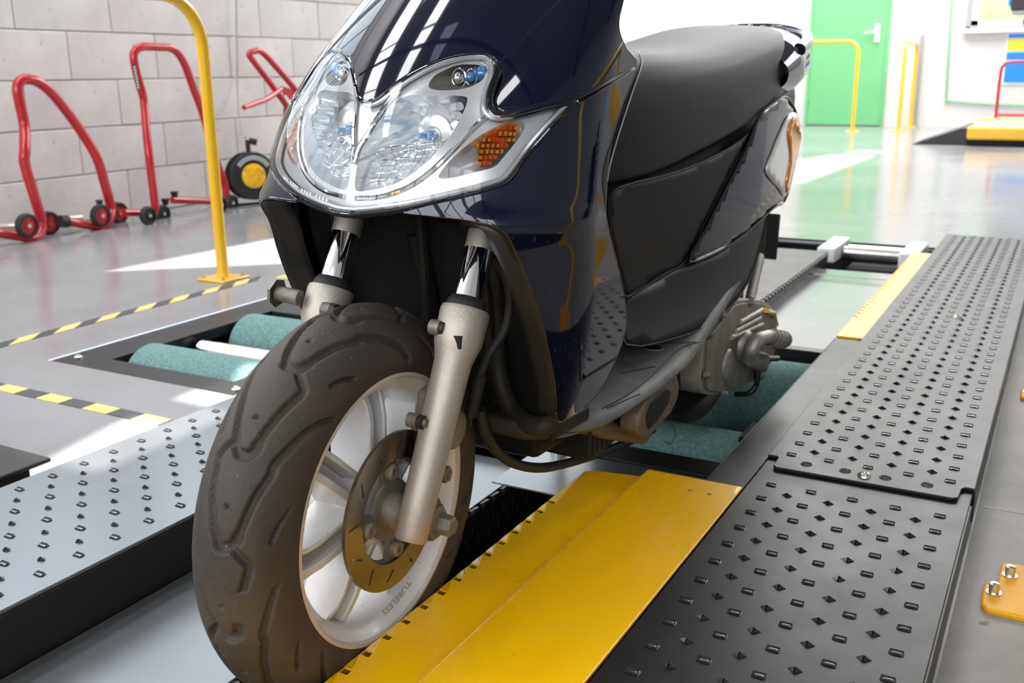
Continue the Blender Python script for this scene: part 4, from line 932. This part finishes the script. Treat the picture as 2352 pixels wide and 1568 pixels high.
# fork
fk = bpy.data.objects.new('front_fork', None); COL.objects.link(fk); fk.parent = SCOOT; fk['label'] = 'telescopic front fork with chrome tubes'
fb0 = np.array([.089, .088, .422]); fdir = np.array([.000, .108, .217]); fdir /= np.linalg.norm(fdir)
for s in (1, -1):
    o_ = np.array([s * .089, .088, .422]); fd = fdir.copy(); A = lambda k: o_ + fd * k
    lower = MB()
    pf = [(-.252, .0), (-.252, .0145), (-.248, .0172), (-.20, .0178), (-.09, .0195), (-.060, .0205), (-.048, .0235), (-.038, .0262), (-.006, .0268), (-.002, .0255), (-.002, .020)]
    lower.lathe(o_, fd, pf, 40).xf(steer).build('lower_leg', 'cast', fk, angle=50)
    MB().lathe(o_, fd, [(-.006, .0225), (.001, .0225), (.006, .021), (.010, .0185), (.010, .015)], 32).xf(steer).build('dust_seal', 'rubber_d', fk)
    MB().lathe(o_, fd, [(-.01, .0162), (.066, .0162)], 40).xf(steer).build('chrome_tube', 'chrome', fk)
    MB().lathe(o_, fd, [(.064, .0163), (.064, .0170), (.092, .0172), (.092, .01)], 40).xf(steer).build('upper_tube', 'cast', fk)
    MB().lathe(o_, fd, [(.083, .015), (.083, .0255), (.087, .0275), (.15, .0275), (.15, .01)], 30).xf(steer).build('fork_clamp', 'dirtp', fk)
    for (k_, xx, r_) in ((-.020, -.012, .0085), (-.120, -.012, .0078)):
        c = A(k_) + np.array([xx * s - .006 * s, -.022, 0]); e = c + np.array([.016, -.003, -.001])
        MB().mat('castd').cyl(steer(c + [-.006, 0, 0]), steer(c + [.006, 0, 0]), r_, 18).mat('rubber_d').cyl(steer(c + [.006, 0, 0]), steer(c + [.013, -.001, 0]), r_ * .95, 18).mat('castd').cyl(steer(c + [.013, -.001, 0]), steer(c + [.017, -.001, 0]), r_ * .6, 6).build('mounting_bolt', None, fk)
# cut-out look of the clamp: small square pocket
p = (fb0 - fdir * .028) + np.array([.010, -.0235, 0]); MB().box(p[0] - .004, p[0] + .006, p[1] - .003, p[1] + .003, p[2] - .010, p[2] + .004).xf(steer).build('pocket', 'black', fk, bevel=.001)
p = (fb0 - fdir * .020) + np.array([-.196, -.03, .01])
MB().cyl(p, p + np.array([-.028, -.004, .003]), .009, 14).lathe(p + np.array([-.028, -.004, .003]), (-1, -.1, .1), [(0, .017), (.005, .015), (.005, 0)], 7).build('thumb_screw', 'castd', fk)
MB().tube([(-.089, .150, .53), (-.03, .16, .545), (.03, .16, .545), (.089, .150, .53)], [.024, .030, .030, .024], 16).xf(steer).build('fork_yoke', 'dirtp', fk)
MB().tube([(0, .165, .50), (0, .20, .60)], .03, 20).build('steering_stem', 'blackp', fk)
# axle, caliper and carrier
axs = (0, .0, AZ)
MB().mat('castd').cyl(steer((.03, 0, AZ)), steer((.104, 0, AZ)), .010, 16).build('axle', None, fw)
b = MB().mat('castd'); nx_ = np.array(steer((.088, .016, AZ - .010)))
b.lathe(nx_, (1, 0, 0), [(0, .020), (.010, .020), (.012, .017), (.012, .0115), (.028, .0112), (.030, .009), (.030, 0)], 6).lathe(nx_, (1, 0, 0), [(-.03, .018), (.0, .021), (.006, .021), (.006, 0)], 28)
b.build('axle_nut', None, fk, angle=30)
def plate(pts, x0, x1, name, mat, bev=.002): return MB().prism(pts, x0, x1, lambda u, v, w: steer((w, u, v))).build(name, mat, fk, bevel=bev)
plate([(.000, .195), (.03, .185), (.045, .215), (.060, .245), (.078, .275), (.082, .31), (.070, .34), (.050, .345), (.040, .31), (.025, .26)], .062, .070, 'caliper_bracket', 'castd')
plate([(.040, .225), (.070, .222), (.098, .262), (.098, .305), (.080, .335), (.055, .330), (.048, .29)], .046, .062, 'caliper', 'castd', .005)
MB().cyl(steer((.060, .078, .285)), steer((.084, .078, .285)), .023, 28).build('caliper_piston', 'castd', fk, bevel=.003)
for y_, z_, r_ in ((.060, .238, .0095), (.074, .330, .010), (.050, .335, .0085), (.038, .212, .007)):
    c = steer((.070, y_, z_)); MB().lathe(c, (1, 0, 0), [(0, .011), (.004, .011), (.004, r_), (.014, r_), (.015, r_ * .6), (.012, r_ * .5), (.012, 0)], 6).build('caliper_bolt', 'castd', fk, angle=30)
# hoses
hz = [L(1130, 590, X=.095), L(1152, 620, X=.10), L(1168, 660, X=.105), L(1170, 710, X=.105), L(1155, 765, X=.10), L(1122, 815, X=.09), L(1104, 860, X=.082), L(1092, 910, X=.078), L(1080, 960, X=.075)]
MB().tube(crv(hz, 6), .0048, 12).build('brake_hose', 'rubber_d', SCOOT)
MB().tube(crv([L(1104, 860, X=.082), L(1094, 905, X=.078), L(1081, 955, X=.075)], 4), .0072, 12).build('hose_sleeve', 'dirtp', SCOOT)
hz = [L(1104, 940, X=.06), L(1112, 985, X=.06), L(1136, 1030, X=.06), L(1180, 1063, X=.06), L(1238, 1074, X=.06), L(1300, 1064, X=.065), L(1370, 1043, X=.07), L(1440, 1016, X=.08), L(1500, 985, X=.10)]
MB().tube(crv(hz, 6), .0068, 14).build('drain_hose', 'rubber_d', SCOOT, label='thick black hose hanging in a loop under the floorboard')

# ---- rear body: x = W(y, z)
YB_, WB_ = smooth_tab([.30, .45, .60, .80, 1.0, 1.2, 1.35, 1.5], [.072, .083, .103, .130, .148, .150, .128, .07])
def fw_(y, z):
    w = np.interp(y, YB_, WB_); fl = np.clip((.40 - z) / .13, 0, 1.4); return w + .048 * fl * fl * np.clip(1.2 - y * .5, 0.3, 1)
def px_body(px, py):
    r = RL.T @ ray(px, py); t = np.arange(.9, 2.9, .001); P = CL + t[:, None] * r
    F = P[:, 0] - fw_(P[:, 1], P[:, 2]); F[P[:, 1] < .28] = 1; p = hit(P, F)
    return (p[1], p[2])
def btrace(pts, n=3): return [px_body(*p) for p in crv(pts, n, True)]
def bpanel(name, loop, mat, off=0., th=.003, step=.014, label=None, lip=.002, lipmat=None):
    for s in (1, -1):
        v, f = patch(loop, [], lambda y, z: (s * (float(fw_(y, z)) - off), y, z), step)
        o = MB().add(v, f).build(name, mat, SCOOT, angle=60, label=label)
        me = o.data
        if sum(p.normal.x * p.area for p in me.polygons) * s < 0: me.flip_normals()
        md = o.modifiers.new('solid', 'SOLIDIFY'); md.thickness = th; md.offset = -1
        if lip: MB().tube([(s * (float(fw_(y, z)) - off - lip * .3), y, z) for y, z in loop], lip, 6, closed=True).build('panel_edge', lipmat or mat, o)
bpanel('upper_body_panel', btrace([(1398, 455), (1440, 425), (1520, 405), (1600, 378), (1680, 338), (1728, 300), (1740, 285), (1706, 345), (1660, 430), (1615, 520), (1574, 600), (1520, 632), (1440, 682), (1428, 640), (1408, 560)]), 'greyp')
bpanel('lower_body_panel', btrace([(1438, 688), (1520, 638), (1576, 607), (1650, 580), (1720, 530), (1762, 488), (1752, 545), (1738, 600), (1716, 655), (1680, 705), (1630, 745), (1560, 775), (1440, 792)]), 'greyp', .001)
bpanel('tail_side_panel', btrace([(1738, 268), (1770, 240), (1795, 222), (1812, 232), (1826, 262), (1832, 300), (1828, 350), (1815, 410), (1798, 462), (1772, 478), (1722, 524), (1655, 572), (1577, 600), (1618, 520), (1662, 432), (1706, 346)]), 'navy', -.004)
bpanel('rear_indicator', btrace([(1752, 395), (1766, 350), (1786, 300), (1806, 262), (1824, 262), (1829, 300), (1824, 350), (1808, 415), (1796, 450), (1780, 430)]), 'lampsilver', -.007, label='pale rear indicator lens', lip=0)
bpanel('rear_light_edge', btrace([(1800, 300), (1818, 262), (1830, 300), (1824, 350), (1802, 440), (1796, 420), (1806, 360)]), 'amberb', -.0095, lip=0, label='orange edge of the rear light')
# dark core so no daylight shows through
core = MB(); ys = np.linspace(.30, 1.38, 16)
core.grid(lambda u, v: ((-1 + 2 * v) * (float(np.interp(.32 + 1.06 * u, YB_, WB_)) - .020), .32 + 1.06 * u, .29 + .03 * u + (.10 + .14 * u if 0 else 0) + 0 * v), 14, 6)
def corep(u, v):
    y = .34 + 1.04 * u; w = float(np.interp(y, YB_, WB_)) - .016; zt = np.interp(y, [.34, .45, .6, .8, 1.1, 1.38], [.50, .52, .52, .55, .61, .66]); zb = np.interp(y, [.34, .7, .9, 1.1, 1.38], [.25, .25, .30, .38, .48])
    a = 2 * PI * v; c_, s_ = math.cos(a), math.sin(a); e = .35
    return (w * math.copysign(abs(c_) ** e, c_), y, (zt + zb) / 2 + (zt - zb) / 2 * math.copysign(abs(s_) ** e, s_))
MB().grid(corep, 20, 32, cv=True).build('inner_body', 'blackp', SCOOT)
# seat
SY = [.405, .43, .50, .60, .72, .85, 1.0, 1.12, 1.22, 1.30, 1.345]
SWd = [.045, .066, .088, .108, .126, .140, .147, .143, .128, .100, .05]
SZB = [.53, .512, .512, .520, .540, .562, .590, .612, .632, .652, .68]
SZT = [.640, .675, .688, .692, .694, .703, .722, .738, .745, .742, .72]
def tabs(ys_, vs_): return smooth_tab(ys_, vs_, 6)
tW, tB, tT = tabs(SY, SWd), tabs(SY, SZB), tabs(SY, SZT)
def seatp(u, v):
    y = SY[0] + (SY[-1] - SY[0]) * (.5 - .5 * math.cos(PI * min(1, max(0, u)))) if 1 else 0
    w = float(np.interp(y, *tW)); zb = float(np.interp(y, *tB)); zt = float(np.interp(y, *tT)); a = PI * (v * 2 - .0)
    # cross-section: flat base, side wall leaning inwards, rounded shoulders, nearly flat crown
    q = v
    prof = [(0, 0), (.55, 0), (.93, .0), (1.0, .05), (1.0, .18), (.985, .38), (.955, .58), (.90, .76), (.80, .89), (.64, .96), (.42, .99), (.2, 1.0), (0, 1.0)]
    k = abs(q * 2 - 1) * 0; n = len(prof) - 1
    if q <= .5: t_ = q * 2 * n; sgn = 1
    else: t_ = (1 - q) * 2 * n; sgn = -1
    i = min(n - 1, int(t_)); fr_ = t_ - i; px_ = prof[i][0] * (1 - fr_) + prof[i + 1][0] * fr_; pz_ = prof[i][1] * (1 - fr_) + prof[i + 1][1] * fr_
    return (sgn * w * px_, y, zb + (zt - zb) * pz_)
st = MB().grid(seatp, 60, 48, cv=True); st.add([seatp(0, j / 48) for j in range(48)], [tuple(range(48))]); st.add([seatp(1, j / 48) for j in range(48)], [tuple(range(48))])
so = st.build('seat', 'seat', SCOOT, angle=0, label='long dark brown-black vinyl dual seat'); md = so.modifiers.new('sub', 'SUBSURF'); md.levels = 1; md.render_levels = 1
PRF = np.array([(1.0, 0), (1.0, .18), (.985, .38), (.955, .58), (.90, .76), (.80, .89), (.64, .96), (.42, .99), (0, 1.0)])
def px_seat(px, py):
    r = RL.T @ ray(px, py); t = np.arange(1.0, 2.2, .001); P = CL + t[:, None] * r
    w = np.interp(P[:, 1], *tW); zb = np.interp(P[:, 1], *tB); zt = np.interp(P[:, 1], *tT); q = (P[:, 2] - zb) / (zt - zb)
    F = P[:, 0] - w * np.interp(q, PRF[:, 1], PRF[:, 0]); F[(P[:, 1] < SY[0]) | (q > 1) | (q < -.05)] = .1
    return hit(P, F)
for s in (1, -1):
    pth = [px_seat(*p) for p in crv([(1466, 118), (1472, 130), (1473, 150), (1452, 211), (1421, 306), (1402, 372), (1393, 418)], 5)]
    MB().tube([(s * (p[0] + .0006), p[1], p[2]) for p in pth], .0011, 6).build('seat_seam', 'seam', so)
# tail cowl and grab rail
def cowl(u, v):
    y = 1.10 + .36 * u; w = np.interp(y, [1.10, 1.2, 1.3, 1.38, 1.43, 1.46], [.156, .160, .148, .118, .078, .03]); zc = np.interp(y, [1.1, 1.3, 1.46], [.655, .680, .700]); h = np.interp(y, [1.1, 1.2, 1.35, 1.43, 1.46], [.045, .068, .062, .04, .012])
    a = 2 * PI * v; return (float(w) * math.copysign(abs(math.cos(a)) ** .8, math.cos(a)), y, float(zc) + float(h) * math.copysign(abs(math.sin(a)) ** .8, math.sin(a)))
MB().grid(cowl, 24, 40, cv=True).build('tail_cowl', 'navy', SCOOT)
gp = crv([(.146, 1.20, .700), (.140, 1.28, .716), (.112, 1.37, .732), (.05, 1.44, .742), (0, 1.45, .744), (-.05, 1.44, .742), (-.112, 1.37, .732), (-.140, 1.28, .716), (-.146, 1.20, .700)], 6)
MB().tube(gp, .013, 14).build('grab_rail', 'navy', SCOOT)
# scribble on the tail
scr = [[(1676, 68), (1692, 58), (1700, 70), (1712, 62), (1690, 72)], [(1712, 72), (1724, 56), (1730, 74), (1718, 66), (1738, 66)], [(1738, 74), (1750, 60), (1764, 66), (1752, 76), (1742, 70), (1770, 64)]]
for q in scr:
    P_ = []
    for x_, y_ in crv(q, 4):
        r = RL.T @ ray(x_, y_); t = np.arange(1.8, 2.9, .002); Pp = CL + t[:, None] * r; k = np.argmin(np.abs(Pp[:, 1] - (1.20 + .0012 * (x_ - 1680)))); P_.append(Pp[k])
    MB().tube([(a[0], a[1], .772 + 0 * a[2]) for a in P_], .0022, 5).build('scribble', 'white', SCOOT) if 0 else MB().tube(P_, .0022, 5).build('marker_scribble', 'white', SCOOT, label='white hand-drawn scribble')
# floorboard
FY = [.265, .28, .32, .40, .52, .62, .75, .88, 1.0]; FWd = [.10, .13, .155, .166, .170, .171, .166, .158, .150]; FZ = [.236, .238, .241, .243, .246, .256, .287, .318, .345]
tF, tFz = smooth_tab(FY, FWd, 6), smooth_tab(FY, FZ, 6)
def deckp(th_):
    def f_(u, v):
        y = FY[0] + (FY[-1] - FY[0]) * u; x = -1 + 2 * v; w = float(np.interp(y, *tF)); z = float(np.interp(y, *tFz)); e = abs(x)
        dz = -.012 * max(0, (e - .9) / .1) ** 2
        return (x * w, y, z + dz - th_)
    return f_
def ondeck(px, py):
    z = .247
    for _ in range(6): q = L(px, py, Z=z); z = float(np.interp(q[1], *tFz))
    return np.array([q[0], q[1], z + .0004])
fl_ = MB().grid(deckp(0), 60, 40)
fl_.build('floorboard', 'deck', SCOOT, solid=.026, angle=60, label='worn grey plastic floorboard')
for s in (1, -1):
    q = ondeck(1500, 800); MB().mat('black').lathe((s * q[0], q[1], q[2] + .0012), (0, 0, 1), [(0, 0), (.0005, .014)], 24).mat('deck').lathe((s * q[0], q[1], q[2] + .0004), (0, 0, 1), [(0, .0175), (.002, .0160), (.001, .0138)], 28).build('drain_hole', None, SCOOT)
for a, b_ in (((1440, 792), (1600, 765)), ((1425, 858), (1505, 842)), ((1395, 938), (1470, 905))):
    p, q = ondeck(*a), ondeck(*b_); MB().cyl(p, q, .0008, 6).build('deck_groove', 'dark', SCOOT)
p = [ondeck(1385, 938), ondeck(1440, 908), ondeck(1500, 862), ondeck(1560, 802), ondeck(1610, 757)]
MB().tube(crv(p, 4), .0008, 6).build('deck_groove', 'dark', SCOOT)
# underside frame, stand bracket
MB().tube([L(1290, 965, X=.10), L(1380, 985, X=.12), L(1475, 1000, X=.14)], [.012, .013, .013], 10).build('frame_tube', 'brown', SCOOT)
MB().box(-.11, .12, .36, .85, .15, .222).build('under_cover', 'blackp', SCOOT, bevel=.01)
for k in range(9):
    y_ = .35 + .016 * k; MB().box(.1195, .1225, y_, y_ + .007, .16, .215).build('cooling_fin', 'dirtp', SCOOT)
br = [(1478, 1008), (1466, 992), (1470, 955), (1482, 925), (1512, 892), (1545, 858), (1556, 862), (1562, 885), (1557, 918), (1542, 950), (1515, 980), (1490, 1006)]
bq = [L(x_, y_, X=.165) for x_, y_ in br]
MB().prism([(p_[1], p_[2]) for p_ in bq], .135, .165, lambda u, v, w: (w, u, v)).build('stand_bracket', 'brown', SCOOT, bevel=.004, label='dirty brown bracket under the floorboard')
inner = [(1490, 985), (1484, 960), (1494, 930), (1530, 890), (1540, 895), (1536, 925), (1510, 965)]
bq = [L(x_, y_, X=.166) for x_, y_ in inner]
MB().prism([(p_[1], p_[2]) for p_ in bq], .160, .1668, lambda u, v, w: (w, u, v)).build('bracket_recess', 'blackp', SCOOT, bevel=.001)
p = L(1225, 1000, X=.05); MB().tube([L(1228, 965, X=.05), L(1222, 1005, X=.05), L(1200, 1018, X=.05)], .006, 8).build('small_bracket', 'castd', SCOOT)
MB().tube(crv([L(1545, 975, X=.10), L(1552, 1000, X=.10), L(1540, 1018, X=.10), L(1525, 1012, X=.10)], 4), .0015, 6).build('wire_loop', 'castd', SCOOT)
# engine cover
eo = [(1618, 770), (1640, 742), (1668, 705), (1690, 690), (1735, 688), (1766, 698), (1781, 722), (1783, 752), (1778, 800), (1766, 838), (1742, 866), (1705, 885), (1650, 906), (1622, 905), (1610, 893), (1612, 830)]
EX = .155
eq = crv([L(x_, y_, X=EX)[1:] for x_, y_ in eo], 3, True)
ec = bpy.data.objects.new('engine', None); COL.objects.link(ec); ec.parent = SCOOT; ec['label'] = 'dusty grey alloy transmission cover'
MB().prism([tuple(p_) for p_ in eq], .06, EX, lambda u, v, w: (w, u, v)).build('transmission_cover', 'coverc', ec, bevel=.010, seg=4)
c_ = np.mean(eq, 0); e2 = [tuple(c_ + (p_ - c_) * .93) for p_ in np.array(eq)]
MB().prism(e2, EX, EX + .006, lambda u, v, w: (w, u, v)).build('cover_rim', 'castd', ec, bevel=.003)
def eL(x_, y_, X=EX + .004): return L(x_, y_, X=X)
for (x_, y_, r_, h_) in ((1668, 838, .030, .006), (1702, 792, .030, .016), (1740, 830, .020, .020)):
    q = eL(x_, y_); MB().lathe(q, (1, 0, 0), [(0, r_), (h_ * .7, r_ * .94), (h_, r_ * .8), (h_, 0)], 40).build('cover_boss', 'coverc', ec, bevel=.002)
for a, b_ in (((1690, 760), (1745, 730)), ((1680, 775), (1750, 745)), ((1700, 740), (1750, 712))):
    MB().cyl(eL(*a, X=EX + .008), eL(*b_, X=EX + .008), .005, 10).build('cover_rib', 'coverc', ec)
for x_, y_ in ((1628, 765), (1655, 722), (1720, 694), (1770, 722), (1774, 790), (1745, 862), (1660, 900), (1618, 860)):
    q = eL(x_, y_, EX + .003); MB().lathe(q, (1, 0, 0), [(0, .0085), (.006, .0085), (.006, .0055), (.010, .005), (.010, 0)], 12).build('cover_screw', 'castd', ec)
MB().tube([L(1760, 712, X=EX + .01), L(1776, 720, X=EX + .004), L(1782, 745, X=EX)], .006, 8).build('yellow_mark', 'yelrail', ec)
kk = [L(1722, 825, X=.185), L(1728, 800, X=.192), L(1742, 780, X=.198), L(1765, 772, X=.205)]
MB().tube(crv(kk, 5), [.014] * 6 + [.012] * 10, 12).build('kick_lever', 'coverc', ec)
MB().lathe(L(1722, 826, X=.165), (1, 0, 0), [(0, .017), (.03, .017), (.034, .013), (.034, 0)], 20).build('kick_boss', 'castd', ec)
a, b_ = L(1762, 774, X=.205), L(1806, 780, X=.215)
pd = MB().tube([a, a + (b_ - a) * .1, b_ - (b_ - a) * .1, b_], [.008, .0145, .0155, .010], 12).build('kick_pedal', 'castd', ec, label='ribbed kick-start pedal')
for k in range(4): q = a + (b_ - a) * (.2 + .2 * k); MB().tube([q, q + (b_ - a) * .06], .0165, 12).build('pedal_rib', 'castd', pd)
MB().tube(crv([L(1786, 823, X=.18), L(1748, 826, X=.18), L(1740, 850, X=.17), L(1738, 880, X=.16), L(1722, 902, X=.15), L(1690, 905, X=.12)], 5), .0058, 10).build('side_stand_lever', 'dark', ec)
MB().box(-.10, .10, .82, 1.10, .06, .30).build('engine_block', 'blackp', ec, bevel=.02)
MB().tube([L(1722, 690, X=.13), L(1730, 655, X=.12), L(1738, 620, X=.11), L(1745, 590, X=.10)], .010, 10).build('shock_absorber', 'castd', SCOOT)
MB().tube([(.0, 1.22, .42), (0, 1.42, .36), (0, 1.50, .22)], [.05, .045, .03], 12).xf(lambda p: (p[0] * 1.3, p[1], p[2])).build('rear_mudguard', 'blackp', SCOOT)
a = L(1768, 548, X=.03); MB().box(-.05, .05, a[1], a[1] + .006, a[2] - .05, a[2] + .06).build('rear_plate', 'dark', SCOOT, bevel=.003)
# rear wheel
rw = bpy.data.objects.new('rear_wheel', None); COL.objects.link(rw); rw.parent = SCOOT
RYC, RZC = 1.135, .158
MB().grid(lambda u, v: ((.052) * math.sin(-2.1 + 4.2 * v), RYC - (.166 + .048 * math.cos(-2.1 + 4.2 * v)) * math.cos(2 * PI * u), RZC + (.166 + .048 * math.cos(-2.1 + 4.2 * v)) * math.sin(2 * PI * u)), 96, 20, cu=True).build('tyre', 'rubber', rw)
MB().lathe((0, RYC, RZC), (1, 0, 0), [(-.044, .148), (-.047, .144), (-.03, .128), (.03, .128), (.047, .144), (.044, .148)], 64).build('rim', 'rim', rw)
for k in range(6):
    a = PI / 3 * k; MB().tube([(0, RYC + .02 * math.cos(a), RZC + .02 * math.sin(a)), (0, RYC + .13 * math.cos(a), RZC + .13 * math.sin(a))], [.02, .012], 10).build('spoke', 'rim', rw)

# raised lettering on the rim
def text_mesh(txt, size, extr=0.):
    c = bpy.data.curves.new('t', 'FONT'); c.body = txt; c.size = size; c.extrude = extr; o = bpy.data.objects.new('t', c); COL.objects.link(o)
    dg = bpy.context.evaluated_depsgraph_get(); me = o.evaluated_get(dg).to_mesh(); v = [tuple(p.co) for p in me.vertices]; f = [tuple(p.vertices) for p in me.polygons]
    o.evaluated_get(dg).to_mesh_clear(); bpy.data.objects.remove(o); return v, f
tv, tf = text_mesh('TUBELESS', .0068, .0003)
wd = max(p[0] for p in tv); q0 = L(962, 1372, X=.036); q1 = L(884, 1412, X=.036)
a0_ = math.atan2(q0[2] - AZ, -q0[1]); a1_ = math.atan2(q1[2] - AZ, -q1[1])
def onrim(p):
    a = a0_ + (a1_ - a0_) * p[0] / wd; r = .1300 + p[1]; x = np.interp(r, [.1285, .136, .142], [.030, .036, .044]) + .0003 + p[2]
    return steer((x, -r * math.cos(a), AZ + r * math.sin(a)))
MB().add([onrim(p) for p in tv], tf).build('raised_lettering', 'cast', fw, smooth=False)
